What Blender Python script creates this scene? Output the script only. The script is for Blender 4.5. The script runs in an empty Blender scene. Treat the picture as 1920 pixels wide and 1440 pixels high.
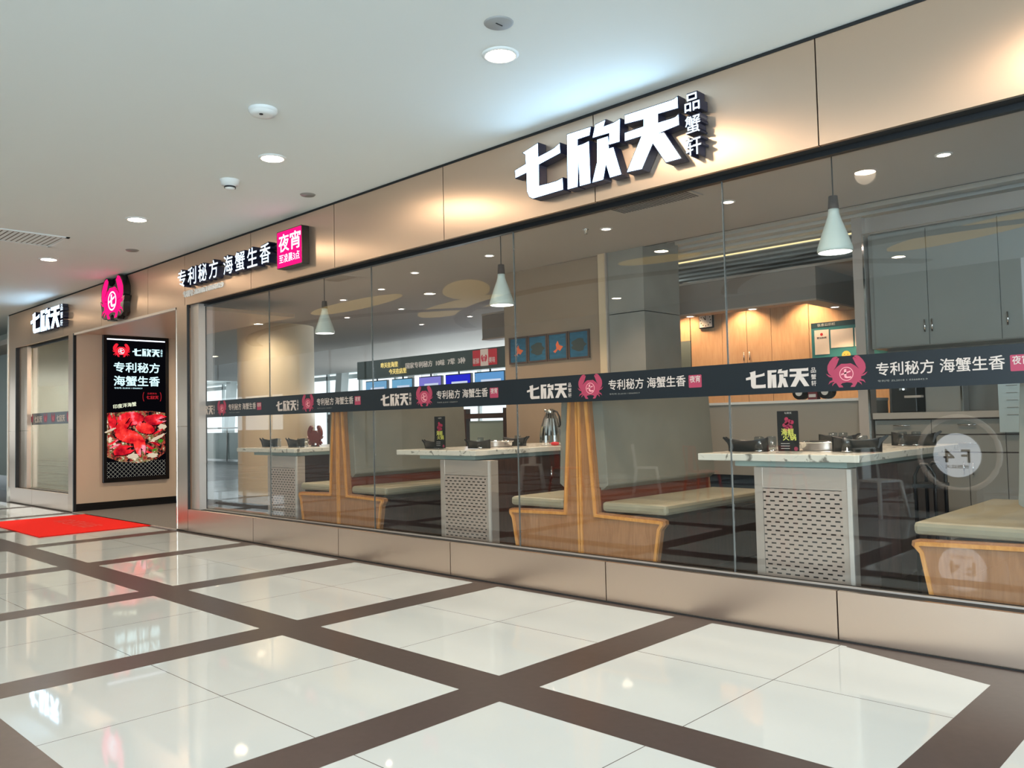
import bpy, bmesh, math, random
from mathutils import Matrix, Vector
from mathutils.geometry import tessellate_polygon
random.seed(4)
S = bpy.context.scene
COL = S.collection
# ------------------------------------------------------------------ camera, world, light, exposure
cam = bpy.data.objects.new('camera', bpy.data.cameras.new('camera')); COL.objects.link(cam)
YAW, PIT, ROL, DIST, EYE = -0.76433, 0.0451, -0.02281, 4.7613, 1.3
Fv = Vector((math.sin(YAW)*math.cos(PIT), math.cos(YAW)*math.cos(PIT), math.sin(PIT)))
R0 = Vector((math.cos(YAW), -math.sin(YAW), 0)); U0 = R0.cross(Fv)
Rv = math.cos(ROL)*R0 + math.sin(ROL)*U0; Uv = -math.sin(ROL)*R0 + math.cos(ROL)*U0
cam.matrix_world = Matrix(((Rv.x, Uv.x, -Fv.x, 0), (Rv.y, Uv.y, -Fv.y, -DIST), (Rv.z, Uv.z, -Fv.z, EYE), (0, 0, 0, 1)))
cam.data.sensor_width = 36; cam.data.lens = 36*1556.13/1920; cam.data.clip_end = 300
S.camera = cam
w = bpy.data.worlds.new('world'); S.world = w; w.use_nodes = True
w.node_tree.nodes['Background'].inputs[0].default_value = (0.78, 0.93, 1.0, 1)
w.node_tree.nodes['Background'].inputs[1].default_value = 1.5
S.view_settings.view_transform = 'Standard'; S.view_settings.look = 'None'
S.view_settings.exposure = 0.22; S.view_settings.gamma = 1.0; S.view_settings.use_curve_mapping = False

def area(name, loc, rot, sx, sy, power, color):
    l = bpy.data.lights.new(name, 'AREA'); l.shape = 'RECTANGLE'; l.size = sx; l.size_y = sy; l.energy = power; l.color = color
    o = bpy.data.objects.new(name, l); COL.objects.link(o); o.location = loc; o.rotation_euler = rot
    return o
# added area lights for daylight: right and behind the photographer, far left, far gallery
area('daylight_fill', (4.2, -9.6, 1.9), (math.radians(88), 0, 0), 9, 3.2, 820, (0.66, 0.86, 1.0))
area('daylight_fill', (8.5, -4.2, 1.9), (math.radians(88), 0, math.radians(90)), 9, 3.2, 120, (0.70, 0.88, 1.0))
area('daylight_fill', (-42, -3.0, 1.9), (math.radians(88), 0, math.radians(-90)), 5, 3.2, 200, (0.86, 0.95, 1.0))
area('daylight_fill', (-14, 12.3, 1.9), (math.radians(-88), 0, 0), 14, 2.6, 900, (0.86, 0.95, 1.0))

# ------------------------------------------------------------------ helpers
def pmat(name, col, rough=0.6, metal=0.0, emit=None, es=0.0, noise=0.0, nscale=8.0, spec=0.5, coat=0.0, stretch=(1, 1, 1), bump=0.0):
    m = bpy.data.materials.new(name); m.use_nodes = True; nt = m.node_tree; b = nt.nodes['Principled BSDF']
    b.inputs['Base Color'].default_value = (*col, 1); b.inputs['Roughness'].default_value = rough
    b.inputs['Metallic'].default_value = metal; b.inputs['Specular IOR Level'].default_value = spec
    b.inputs['Coat Weight'].default_value = coat; b.inputs['Coat Roughness'].default_value = 0.08
    if emit: b.inputs['Emission Color'].default_value = (*emit, 1); b.inputs['Emission Strength'].default_value = es
    if noise or bump:
        tc = nt.nodes.new('ShaderNodeTexCoord'); mp = nt.nodes.new('ShaderNodeMapping'); mp.inputs['Scale'].default_value = stretch
        n = nt.nodes.new('ShaderNodeTexNoise'); n.inputs['Scale'].default_value = nscale; n.inputs['Detail'].default_value = 5
        nt.links.new(tc.outputs['Object'], mp.inputs['Vector']); nt.links.new(mp.outputs[0], n.inputs['Vector'])
        if noise:
            mr = nt.nodes.new('ShaderNodeMapRange'); mr.inputs[3].default_value = 1-noise; mr.inputs[4].default_value = 1+noise
            nt.links.new(n.outputs['Fac'], mr.inputs[0])
            mx = nt.nodes.new('ShaderNodeVectorMath'); mx.operation = 'SCALE'; mx.inputs[0].default_value = col
            nt.links.new(mr.outputs[0], mx.inputs['Scale']); nt.links.new(mx.outputs[0], b.inputs['Base Color'])
        if bump:
            bp = nt.nodes.new('ShaderNodeBump'); bp.inputs['Strength'].default_value = bump; bp.inputs['Distance'].default_value = 0.002
            nt.links.new(n.outputs['Fac'], bp.inputs['Height']); nt.links.new(bp.outputs[0], b.inputs['Normal'])
    return m
def emat(name, col, s):
    m = bpy.data.materials.new(name); m.use_nodes = True; nt = m.node_tree; nt.nodes.clear()
    e = nt.nodes.new('ShaderNodeEmission'); e.inputs[0].default_value = (*col, 1); e.inputs[1].default_value = s
    o = nt.nodes.new('ShaderNodeOutputMaterial'); nt.links.new(e.outputs[0], o.inputs[0]); return m
class NX:                                   # tiny node-expression builder
    def __init__(s, nt): s.nt = nt
    def op(s, o, a, b=None):
        n = s.nt.nodes.new('ShaderNodeMath'); n.operation = o
        for i, v in enumerate((a, b)):
            if v is None: continue
            if isinstance(v, (int, float)): n.inputs[i].default_value = v
            else: s.nt.links.new(v, n.inputs[i])
        return n.outputs[0]
def mixcol(nt, f, a, b):
    n = nt.nodes.new('ShaderNodeMix'); n.data_type = 'RGBA'; nt.links.new(f, n.inputs[0])
    for i, v in ((6, a), (7, b)):
        if isinstance(v, tuple): n.inputs[i].default_value = (*v, 1)
        else: nt.links.new(v, n.inputs[i])
    return n.outputs[2]

class MB:
    def __init__(s): s.v = []; s.f = []; s.smooth = []
    def add(s, vs, fs, sm=False):
        k = len(s.v); s.v += [tuple(v) for v in vs]
        for f in fs: s.f.append(tuple(i+k for i in f)); s.smooth.append(sm)
        return s
    def box(s, x0, x1, y0, y1, z0, z1):
        return s.add([(x0,y0,z0),(x1,y0,z0),(x1,y1,z0),(x0,y1,z0),(x0,y0,z1),(x1,y0,z1),(x1,y1,z1),(x0,y1,z1)],
                     [(0,3,2,1),(4,5,6,7),(0,1,5,4),(1,2,6,5),(2,3,7,6),(3,0,4,7)])
    def prism(s, pts, d0, d1, M=None, back=True):      # polygon (x,y) in local plane, extruded along local z from d0 to d1
        n = len(pts); A = sum(pts[i][0]*pts[(i+1)%n][1]-pts[(i+1)%n][0]*pts[i][1] for i in range(n))
        if A < 0: pts = pts[::-1]
        tr = tessellate_polygon([[Vector((p[0], p[1], 0)) for p in pts]])
        vs = [Vector((p[0], p[1], d1)) for p in pts]+[Vector((p[0], p[1], d0)) for p in pts]
        if M: vs = [M @ v for v in vs]
        fs = []
        for t in tr:
            a, b, c = t
            cr = (pts[b][0]-pts[a][0])*(pts[c][1]-pts[a][1])-(pts[b][1]-pts[a][1])*(pts[c][0]-pts[a][0])
            if cr < 0: a, c = c, a
            fs.append((a, b, c))
            if back: fs.append((a+n, c+n, b+n))
        if d1 != d0: fs += [(i, i+n, (i+1)%n+n, (i+1)%n) for i in range(n)]
        return s.add(vs, fs)
    def lathe(s, prof, cx=0, cy=0, n=24, M=None, cap=False):
        vs = []; k = len(prof)
        for j in range(n):
            a = 2*math.pi*j/n
            for r, z in prof: vs.append(Vector((cx+r*math.cos(a), cy+r*math.sin(a), z)))
        if M: vs = [M @ v for v in vs]
        fs = [(j*k+i, ((j+1)%n)*k+i, ((j+1)%n)*k+i+1, j*k+i+1) for j in range(n) for i in range(k-1)]
        if cap: fs += [tuple(j*k for j in range(n))[::-1], tuple(j*k+k-1 for j in range(n))]
        return s.add(vs, fs, True)
    def tube(s, path, r, n=8, closed=False):
        P = [Vector(p) for p in path]; m = len(P); vs = []
        for i, p in enumerate(P):
            a = P[(i-1) % m] if (closed or i > 0) else p; b = P[(i+1) % m] if (closed or i < m-1) else p
            t = (b-a).normalized(); u = t.cross(Vector((0, 0, 1)) if abs(t.z) < .9 else Vector((0, 1, 0))).normalized(); v = t.cross(u)
            for j in range(n):
                q = 2*math.pi*j/n; vs.append(p+r*(math.cos(q)*u+math.sin(q)*v))
        fs = [(i*n+j, i*n+(j+1)%n, ((i+1)%m)*n+(j+1)%n, ((i+1)%m)*n+j) for i in range(m if closed else m-1) for j in range(n)]
        if not closed: fs += [tuple(range(n))[::-1], tuple((m-1)*n+j for j in range(n))]
        return s.add(vs, fs, True)
    def ribbon(s, pts, wd, d0, d1, M=None):             # strip of width wd to the left side of a polyline, extruded
        n = len(pts); off = []
        for i in range(n):
            p = Vector(pts[i]); d1_ = (Vector(pts[i])-Vector(pts[i-1])).normalized() if i else None
            d2_ = (Vector(pts[i+1])-Vector(pts[i])).normalized() if i < n-1 else None
            d1_ = d1_ or d2_; d2_ = d2_ or d1_
            n1 = Vector((-d1_.y, d1_.x)); n2 = Vector((-d2_.y, d2_.x)); b = (n1+n2).normalized()
            off.append(p+b*(wd/max(.3, b.dot(n1))))
        for i in range(n-1):
            s.prism([tuple(pts[i]), tuple(pts[i+1]), tuple(off[i+1]), tuple(off[i])], d0, d1, M)
        return s
    def build(s, name, mat, parent=None, bevel=0, mw=None):
        me = bpy.data.meshes.new(name); me.from_pydata(s.v, [], s.f); me.polygons.foreach_set('use_smooth', s.smooth); me.update()
        me.materials.append(mat); o = bpy.data.objects.new(name, me); COL.objects.link(o)
        if parent is not None: o.parent = parent; o.matrix_parent_inverse = Matrix.Translation(-parent.location) if not parent.get('_local') else Matrix()
        if bevel:
            b = o.modifiers.new('bevel', 'BEVEL'); b.width = bevel; b.segments = 2; b.limit_method = 'ANGLE'
        return o
def tag(o, label, cat, group=None):
    o['label'] = label; o['category'] = cat
    if group: o['group'] = group
    return o
def struct(name, mb, mat, bevel=0):
    o = mb.build(name, mat, None, bevel); o['kind'] = 'structure'; return o
def thing(name, label, cat, loc=(0, 0, 0), group=None):
    o = bpy.data.objects.new(name, None); o.empty_display_size = .1; COL.objects.link(o); o.location = loc
    return tag(o, label, cat, group)
def dup(o, loc, label, group=None, rz=None, scale=None):
    c = o.copy(); COL.objects.link(c); c.location = loc; c['label'] = label
    if group: c['group'] = group
    if rz is not None: c.rotation_euler.z = rz
    if scale: c.scale = (scale,)*3
    for ch in o.children:
        d = ch.copy(); COL.objects.link(d); d.parent = c
        for g in ch.children:
            e = g.copy(); COL.objects.link(e); e.parent = d
    return c
FRONT = Matrix(((1,0,0,0),(0,0,-1,0),(0,1,0,0),(0,0,0,1)))      # local x right, y up, z towards the viewer (-y)
RIGHT = Matrix(((0,0,1,0),(1,0,0,0),(0,1,0,0),(0,0,0,1)))       # on a wall that faces +x
BACK = Matrix(((-1,0,0,0),(0,0,1,0),(0,1,0,0),(0,0,0,1)))       # faces +y
UP = Matrix()
def at(M, x, y, z): return Matrix.Translation((x, y, z)) @ M
_tc = {}
def text_mesh(body, h, width=None, bold=0.0, depth=0.0, M=Matrix(), d0=0.0):
    """MB with the text, lower-left at local origin, height h, optional total width"""
    cu = bpy.data.curves.new('t', 'FONT'); cu.body = body; cu.size = 1; cu.resolution_u = 3; cu.fill_mode = 'FRONT' if not depth else 'BOTH'
    cu.extrude = 0.5 if depth else 0
    o = bpy.data.objects.new('t', cu); COL.objects.link(o)
    me = bpy.data.meshes.new_from_object(o.evaluated_get(bpy.context.evaluated_depsgraph_get()))
    vs = [v.co.copy() for v in me.vertices]; fs = [tuple(p.vertices) for p in me.polygons]
    bpy.data.objects.remove(o); bpy.data.curves.remove(cu); bpy.data.meshes.remove(me)
    mb = MB()
    if not vs: return mb
    x0 = min(v.x for v in vs); x1 = max(v.x for v in vs); y0 = min(v.y for v in vs); y1 = max(v.y for v in vs)
    sy = h/(y1-y0); sx = (width/(x1-x0)) if width else sy
    sh = [(0, 0)] if not bold else [(bold*math.cos(a), bold*math.sin(a)) for a in [math.pi/4*k for k in range(8)]]
    for q, (ax, ay) in enumerate(sh):           # a heavier stroke: the glyph laid over itself, shifted by the bold offset
        e = 1e-5*q
        mb.add([M @ Vector(((v.x-x0+ax)*sx, (v.y-y0+ay)*sy, (d0+(v.z+.5)*depth if depth else d0)+e)) for v in vs], fs)
    return mb
def rrect(x0, x1, y0, y1, r=0.02, n=4):
    out = []
    for cx, cy, a in ((x1-r, y1-r, 0), (x0+r, y1-r, 90), (x0+r, y0+r, 180), (x1-r, y0+r, 270)):
        for k in range(n+1):
            t = math.radians(a+90*k/n); out.append((cx+r*math.cos(t), cy+r*math.sin(t)))
    return out
def circ(cx, cy, r, n=28, ry=None): return [(cx+r*math.cos(2*math.pi*k/n), cy+(ry or r)*math.sin(2*math.pi*k/n)) for k in range(n)]

# ------------------------------------------------------------------ materials
bronze = pmat('brushed bronze steel', (0.72, 0.55, 0.43), 0.33, 1.0, noise=0.03, nscale=60, stretch=(1, 1, 30), bump=0.03)
def brush(m, an):
    nt = m.node_tree; b = nt.nodes['Principled BSDF']; c = nt.nodes.new('ShaderNodeCombineXYZ'); c.inputs[0].default_value = 1
    nt.links.new(c.outputs[0], b.inputs['Tangent']); b.inputs['Anisotropic'].default_value = an
bronze2 = pmat('bronze steel plinth', (0.75, 0.585, 0.47), 0.34, 1.0, noise=0.03, nscale=60, stretch=(1, 1, 30), bump=0.03)
brush(bronze, .75); brush(bronze2, .6)
silver = pmat('brushed silver steel', (0.62, 0.56, 0.51), 0.35, 0.55, noise=0.04, nscale=50, stretch=(1, 1, 20))
chrome = pmat('polished chrome', (0.8, 0.8, 0.8), 0.08, 1.0)
darkmetal = pmat('dark steel trim', (0.03, 0.032, 0.035), 0.4, 0.6)
black = pmat('black gloss', (0.006, 0.006, 0.007), 0.25)
blackm = pmat('black lacquer', (0.012, 0.013, 0.015), 0.35)
navy = pmat('navy letter return', (0.010, 0.012, 0.035), 0.4)
ceil_m = pmat('white ceiling paint', (0.74, 0.785, 0.77), 0.7, spec=0.3)
ceil_in = pmat('grey restaurant ceiling paint', (0.46, 0.42, 0.38), 0.7)
wall_brown = pmat('warm brown wall paint', (0.36, 0.27, 0.19), 0.7, noise=.03)
wall_beige = pmat('beige wall panel', (0.60, 0.455, 0.33), 0.42, noise=.02)
wall_pale = pmat('pale green grey wall', (0.55, 0.56, 0.47), 0.6)
wall_green = pmat('grey green wall', (0.30, 0.36, 0.33), 0.6)
concrete = pmat('concrete column', (0.30, 0.29, 0.26), 0.55, noise=.25, nscale=3)
column_m = pmat('tan column cladding', (0.72, 0.58, 0.39), 0.5, noise=.06, nscale=2)
wood = None
def wood_mat(name, c1, c2, rough=.4):
    m = bpy.data.materials.new(name); m.use_nodes = True; nt = m.node_tree; b = nt.nodes['Principled BSDF']
    tc = nt.nodes.new('ShaderNodeTexCoord'); mp = nt.nodes.new('ShaderNodeMapping'); mp.inputs['Scale'].default_value = (9, 9, 1.1)
    n = nt.nodes.new('ShaderNodeTexNoise'); n.inputs['Scale'].default_value = 3.5; n.inputs['Detail'].default_value = 6; n.inputs['Distortion'].default_value = 1.4
    nt.links.new(tc.outputs['Object'], mp.inputs[0]); nt.links.new(mp.outputs[0], n.inputs['Vector'])
    cr = nt.nodes.new('ShaderNodeValToRGB'); cr.color_ramp.elements[0].position = .32; cr.color_ramp.elements[1].position = .68
    cr.color_ramp.elements[0].color = (*c1, 1); cr.color_ramp.elements[1].color = (*c2, 1)
    nt.links.new(n.outputs['Fac'], cr.inputs[0]); nt.links.new(cr.outputs[0], b.inputs['Base Color']); b.inputs['Roughness'].default_value = rough
    return m
wood = wood_mat('oak veneer', (0.31, 0.145, 0.062), (0.41, 0.205, 0.095))
trimwood = wood_mat('honey oak trim', (0.60, 0.27, 0.07), (0.75, 0.38, 0.12), .3)
maple = wood_mat('maple cabinet', (0.58, 0.38, 0.22), (0.66, 0.45, 0.27), .35)
darkwood = wood_mat('dark brown laminate', (0.045, 0.022, 0.018), (0.075, 0.038, 0.03), .35)
greycab = pmat('grey taupe laminate', (0.24, 0.235, 0.215), 0.3, noise=.03)
greydoor = pmat('grey cabinet door', (0.27, 0.28, 0.265), 0.28, noise=.03)
fabric = pmat('grey green leatherette', (0.29, 0.275, 0.20), 0.5, noise=.10, nscale=12)
fabric2 = pmat('pale grey backrest', (0.235, 0.235, 0.20), 0.42, noise=.14, nscale=5)
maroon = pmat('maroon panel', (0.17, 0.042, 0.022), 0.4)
white = pmat('white enamel', (0.75, 0.78, 0.77), 0.4)
shade_m = pmat('pale mint lamp shade', (0.60, 0.71, 0.69), 0.4)
paper = pmat('white paper', (0.7, 0.68, 0.64), 0.7)
ink = pmat('black print', (0.02, 0.02, 0.02), 0.7)
red_m = pmat('red plastic', (0.5, 0.02, 0.03), 0.4)
redchair = pmat('red painted metal', (0.45, 0.03, 0.02), 0.35)
carpet_red = pmat('red mat pile', (0.72, 0.018, 0.012), 0.95, noise=.15, nscale=90, spec=.1)
carpet_grey = pmat('grey entrance carpet', (0.16, 0.15, 0.14), 0.95, noise=.25, nscale=60, spec=.1)
downl = emat('downlight glow', (1.0, 0.78, 0.54), 150)
spotl = emat('small spotlight glow', (1.0, 0.80, 0.72), 20)
lampglow = emat('pendant glow', (1.0, 0.97, 0.92), 6)
facewhite = emat('white lit letter face', (0.48, 0.74, 1.0), 8.0)
facewhite2 = emat('white lit small letter face', (0.72, 0.86, 1.0), 1.7)
facepink = emat('pink lit sign face', (1.0, 0.008, 0.16), 1.35)
facepinkdeep = emat('dark magenta line', (0.55, 0.0, 0.12), 0.8)
filmblack = pmat('dark vinyl film', (0.008, 0.013, 0.018), 0.35)
vinyl_w = pmat('pale vinyl lettering', (0.50, 0.44, 0.40), 0.5)
vinyl_r = pmat('raspberry vinyl', (0.32, 0.036, 0.08), 0.5)
vinyl_p = pmat('pink vinyl', (0.70, 0.30, 0.33), 0.5)
seam_m = pmat('shadow gap', (0.01, 0.01, 0.01), 0.8)

def glass_mat(name, tint=(0.955, 0.95, 0.935)):
    m = bpy.data.materials.new(name); m.use_nodes = True; nt = m.node_tree; nt.nodes.clear(); X = NX(nt)
    geo = nt.nodes.new('ShaderNodeNewGeometry'); fr = nt.nodes.new('ShaderNodeFresnel')
    ior = X.op('ADD', X.op('MULTIPLY', geo.outputs['Backfacing'], 1/1.66-1.66), 1.66)   # the same reflectance from both sides of a thin pane
    nt.links.new(ior, fr.inputs[0])
    t = nt.nodes.new('ShaderNodeBsdfTransparent'); t.inputs[0].default_value = (*tint, 1)
    g = nt.nodes.new('ShaderNodeBsdfGlossy'); g.inputs['Roughness'].default_value = 0.0
    mx = nt.nodes.new('ShaderNodeMixShader'); o = nt.nodes.new('ShaderNodeOutputMaterial')
    nt.links.new(fr.outputs[0], mx.inputs[0]); nt.links.new(t.outputs[0], mx.inputs[1]); nt.links.new(g.outputs[0], mx.inputs[2]); nt.links.new(mx.outputs[0], o.inputs[0])
    return m
glass = glass_mat('window glass')
tumbler = glass_mat('tumbler glass', (0.9, 0.93, 0.95))

# mall floor: cream 2 x 2 tile fields between dark stone bands
floor_m = bpy.data.materials.new('polished cream tile with dark bands'); floor_m.use_nodes = True
nt = floor_m.node_tree; b = nt.nodes['Principled BSDF']; X = NX(nt)
geo = nt.nodes.new('ShaderNodeNewGeometry'); sp = nt.nodes.new('ShaderNodeSeparateXYZ'); nt.links.new(geo.outputs['Position'], sp.inputs[0])
PER, WID = 1.9072, 1.6293
ux = X.op('FLOORED_MODULO', X.op('ADD', sp.outputs[0], 4.6892), PER); uy = X.op('FLOORED_MODULO', X.op('SUBTRACT', -0.0854, sp.outputs[1]), PER)
lx = X.op('LESS_THAN', ux, WID); ly = X.op('LESS_THAN', uy, WID); light = X.op('MULTIPLY', lx, ly)
# the field by the right end is cut obliquely, and the border along the shopfront is dark
cut = X.op('LESS_THAN', X.op('ADD', sp.outputs[1], X.op('MULTIPLY', X.op('ADD', sp.outputs[0], 1.93), 0.292)), -0.102)
light = X.op('MULTIPLY', light, X.op('MAXIMUM', cut, X.op('LESS_THAN', sp.outputs[0], -1.93)))
light = X.op('MULTIPLY', light, X.op('LESS_THAN', sp.outputs[1], -0.0854))
jx = X.op('LESS_THAN', X.op('ABSOLUTE', X.op('SUBTRACT', ux, WID/2)), 0.0022); jy = X.op('LESS_THAN', X.op('ABSOLUTE', X.op('SUBTRACT', uy, WID/2)), 0.0022)
joint = X.op('MAXIMUM', jx, jy)
n1 = nt.nodes.new('ShaderNodeTexNoise'); n1.inputs['Scale'].default_value = 1.6; n1.inputs['Detail'].default_value = 6; nt.links.new(geo.outputs['Position'], n1.inputs['Vector'])
n2 = nt.nodes.new('ShaderNodeTexNoise'); n2.inputs['Scale'].default_value = 24; n2.inputs['Detail'].default_value = 5; nt.links.new(geo.outputs['Position'], n2.inputs['Vector'])
tilec = mixcol(nt, n1.outputs['Fac'], (0.49, 0.54, 0.56), (0.55, 0.60, 0.62))
darkc = mixcol(nt, n2.outputs['Fac'], (0.040, 0.029, 0.028), (0.070, 0.053, 0.052))
base = mixcol(nt, light, darkc, tilec); base = mixcol(nt, X.op('MULTIPLY', joint, light), base, (0.10, 0.09, 0.08))
nt.links.new(base, b.inputs['Base Color'])
nt.links.new(X.op('SUBTRACT', 0.30, X.op('MULTIPLY', light, 0.26)), b.inputs['Roughness'])
b.inputs['IOR'].default_value = 1.5

# slotted stainless panel
slot_m = bpy.data.materials.new('slotted stainless panel'); slot_m.use_nodes = True; nt = slot_m.node_tree; b = nt.nodes['Principled BSDF']; X = NX(nt)
tc = nt.nodes.new('ShaderNodeTexCoord'); sp = nt.nodes.new('ShaderNodeSeparateXYZ'); nt.links.new(tc.outputs['Object'], sp.inputs[0])
rv = X.op('DIVIDE', sp.outputs[2], 0.0272); row = X.op('FLOOR', rv); par = X.op('FLOORED_MODULO', row, 2)
fu = X.op('FRACT', X.op('ADD', X.op('DIVIDE', sp.outputs[0], 0.0605), X.op('MULTIPLY', par, .5))); fv = X.op('FRACT', rv)
msk = X.op('MULTIPLY', X.op('LESS_THAN', X.op('ABSOLUTE', X.op('SUBTRACT', fu, .5)), .27), X.op('LESS_THAN', X.op('ABSOLUTE', X.op('SUBTRACT', fv, .5)), .17))
nt.links.new(mixcol(nt, msk, (0.60, 0.51, 0.455), (0.004, 0.004, 0.004)), b.inputs['Base Color'])
nt.links.new(X.op('MULTIPLY', X.op('SUBTRACT', 1, msk), .45), b.inputs['Metallic']); b.inputs['Roughness'].default_value = .36
# marble
marble = bpy.data.materials.new('white veined marble'); marble.use_nodes = True; nt = marble.node_tree; b = nt.nodes['Principled BSDF']
tc = nt.nodes.new('ShaderNodeTexCoord'); n = nt.nodes.new('ShaderNodeTexNoise'); n.inputs['Scale'].default_value = 7; n.inputs['Detail'].default_value = 8; n.inputs['Distortion'].default_value = 2.5
nt.links.new(tc.outputs['Object'], n.inputs['Vector']); cr = nt.nodes.new('ShaderNodeValToRGB')
cr.color_ramp.elements[0].position = .33; cr.color_ramp.elements[0].color = (.20, .20, .18, 1); cr.color_ramp.elements[1].position = .42; cr.color_ramp.elements[1].color = (.66, .66, .60, 1)
nt.links.new(n.outputs['Fac'], cr.inputs[0]); nt.links.new(cr.outputs[0], b.inputs['Base Color']); b.inputs['Roughness'].default_value = .2
# restaurant floor: dark glossy plank
rfloor = pmat('dark restaurant floor', (0.035, 0.028, 0.024), 0.22, noise=.4, nscale=4)

# ------------------------------------------------------------------ mall shell
CZ, GT, PZ, GY = 3.55, 2.885, 0.283, 0.15     # ceiling, glass top, plinth top, glass plane
struct('floor', MB().box(-45, 9, -11.2, 0.3, -0.12, 0.0), floor_m)
struct('floor_far', MB().box(-45, -17.9, 0.3, 9, -0.12, 0.0), floor_m)
struct('ceiling', MB().box(-45, 9, -9.0, 0.25, CZ, CZ+0.25), ceil_m)
struct('ceiling_far', MB().box(-45, -17.9, 0.25, 9, CZ, CZ+0.25), ceil_m)
struct('wall_gallery', MB().box(8.8, 9, -11.2, -9.5, 0, 5).box(8.8, 9, -1.5, 6, 0, 5), wall_pale)
# shop front next door, beyond the left end
struct('wall_neighbour', MB().box(-30, -18.02, 0.9, 1.1, 0.34, 3.3), wall_green)
struct('trim_neighbour', MB().box(-30, -18.02, 0.86, 1.12, 3.3, CZ), wall_pale)
struct('baseboard_neighbour', MB().box(-30, -18.02, 0.88, 1.12, 0, 0.34), pmat('dark teal base', (0.01, 0.04, 0.05), .3))

# ------------------------------------------------------------------ shop front
XL, XR = -17.85, 3.5
EL, ER = -14.35, -10.6
seams = [-0.35, 1.31, 2.97, -2.013, -3.681, -5.34, -6.995, -8.665, -10.355, -11.49, -13.18, -14.85, -16.53]
def panels(x0, x1, z0, z1, cuts, y0=0.0, y1=0.03, g=0.004):
    m = MB(); xs = [x0]+sorted(c for c in cuts if x0+.02 < c < x1-.02)+[x1]
    for a, c in zip(xs, xs[1:]): m.box(a+g/1, c-g/1, y0, y1, z0, z1)
    return m
struct('wall_front', panels(XL, XR, GT, CZ-0.02, seams), bronze)
struct('trim_1', MB().box(XL, XR, 0.031, 0.25, GT+0.004, CZ), seam_m)          # dark backing seen in the shadow gaps
struct('trim_2', panels(ER+0.3, XR, 0.0, PZ, [s for s in seams if s > ER]), bronze2)
struct('trim_3', MB().box(ER+.3, XR, 0.031, 0.22, 0, PZ-0.002), seam_m)
struct('trim_4', panels(XL+.12, EL-.26, 0.0, PZ, [-16.45]), bronze2)
struct('trim_5', MB().box(XL+.12, EL-.26, 0.031, 0.22, 0, PZ-0.002), seam_m)
struct('trim_6', MB().box(ER+.3, XR, 0.122, 0.136, PZ-.002, PZ+.008).box(XL+.9, EL-.27, 0.122, 0.136, PZ-.002, PZ+.008), silver)   # glazing channel
struct('trim_7', MB().box(ER+.27, XR, 0.125, 0.175, GT-.03, GT+.003).box(XL+.9, EL-.27, 0.125, 0.175, GT-.03, GT+.003), darkmetal)
struct('trim_8', MB().box(ER, ER+.295, 0.0, 0.03, 1.335, GT).box(ER, ER+.295, 0.0, 0.03, 0, 1.33), bronze)        # pilaster right of the entrance
struct('trim_9', MB().box(ER+.3, ER+.312, 0.0, 0.03, PZ, GT).box(ER+.5, ER+.512, 0.13, 0.16, PZ, GT), darkmetal)
struct('trim_10', MB().box(ER+.30, ER+.52, 0.05, 0.14, PZ, GT), silver)
struct('trim_11', MB().box(EL-.26, EL, 0.0, 0.03, 1.335, GT).box(EL-.26, EL, 0.0, 0.03, 0, 1.33), bronze)
struct('trim_12', MB().box(XL, XL+.42, 0.0, 0.03, 1.335, GT).box(XL, XL+.42, 0.0, 0.03, PZ, 1.33), bronze)
struct('trim_13', MB().box(XL-.06, XL, -.01, 0.9, 0, CZ-.01), white)
struct('trim_14', MB().box(XL+.42, XL+.45, 0.0, 0.13, PZ, GT), darkmetal)
struct('trim_15', MB().box(XL+.45, XL+.9, 0.06, 0.13, 1.335, GT).box(XL+.45, XL+.9, 0.06, 0.13, PZ, 1.33), bronze)
struct('trim_16', MB().box(XL, XR, -0.004, 0.0, CZ-.022, CZ-.002), seam_m)     # dark line where the fascia meets the ceiling
struct('trim_17', MB().box(ER, XR, -.012, -.002, 0, 0.008).box(XL+.1, EL, -.012, -.002, 0, 0.008), seam_m)  # dark strip drawn for the shadow line at the foot of the front
# panes
def pane(name, x0, x1):
    o = MB().box(x0, x1, GY-.006, GY+.006, PZ, GT).build(name, glass); o['kind'] = 'structure'; return o
px = [-10.08, -8.53, -6.59, -4.655, -2.738, -0.82, 1.10, 3.02]
for i in range(len(px)-1): pane('window_%d' % (i+1), px[i]+.004, px[i+1]-.004)
mbj = MB()
for x in px[1:-1]: mbj.box(x-.0038, x+.0038, GY-.0055, GY+.0055, PZ, GT)
struct('trim_18', mbj, pmat('silicone joint', (0.10, 0.11, 0.11), .3))
pane('window_8', XL+.9, EL-.27)

# ------------------------------------------------------------------ entrance recess
struct('wall_entrance', MB().box(EL-.04, EL, 0.03, 1.75, 0.0, GT), wall_beige)
struct('baseboard_entrance', MB().box(EL-.0, EL+.015, 0.03, 1.75, 0.0, 0.135), black)
struct('trim_19', MB().box(EL-.02, EL+.012, -.012, 0.03, 0, GT), darkmetal)
struct('ceiling_entrance', MB().box(EL, ER, 0.03, 1.75, GT-.0, GT+.05), wall_beige)
struct('trim_20', MB().box(EL, ER, -.006, 0.04, GT-.03, GT+.002), silver)
struct('trim_21', MB().box(ER-.012, ER, -.006, 0.10, 0, GT), chrome)
struct('floor_entrance', MB().box(EL, ER+.2, 0.0, 3.0, -0.02, 0.014), carpet_grey)
struct('trim_22', MB().box(EL, ER+.0, -.03, 0.0, -0.01, 0.012), silver)
struct('wall_entrance_right', MB().box(ER, ER+.06, 0.03, 0.2, 0.0, GT), wall_beige)

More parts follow.
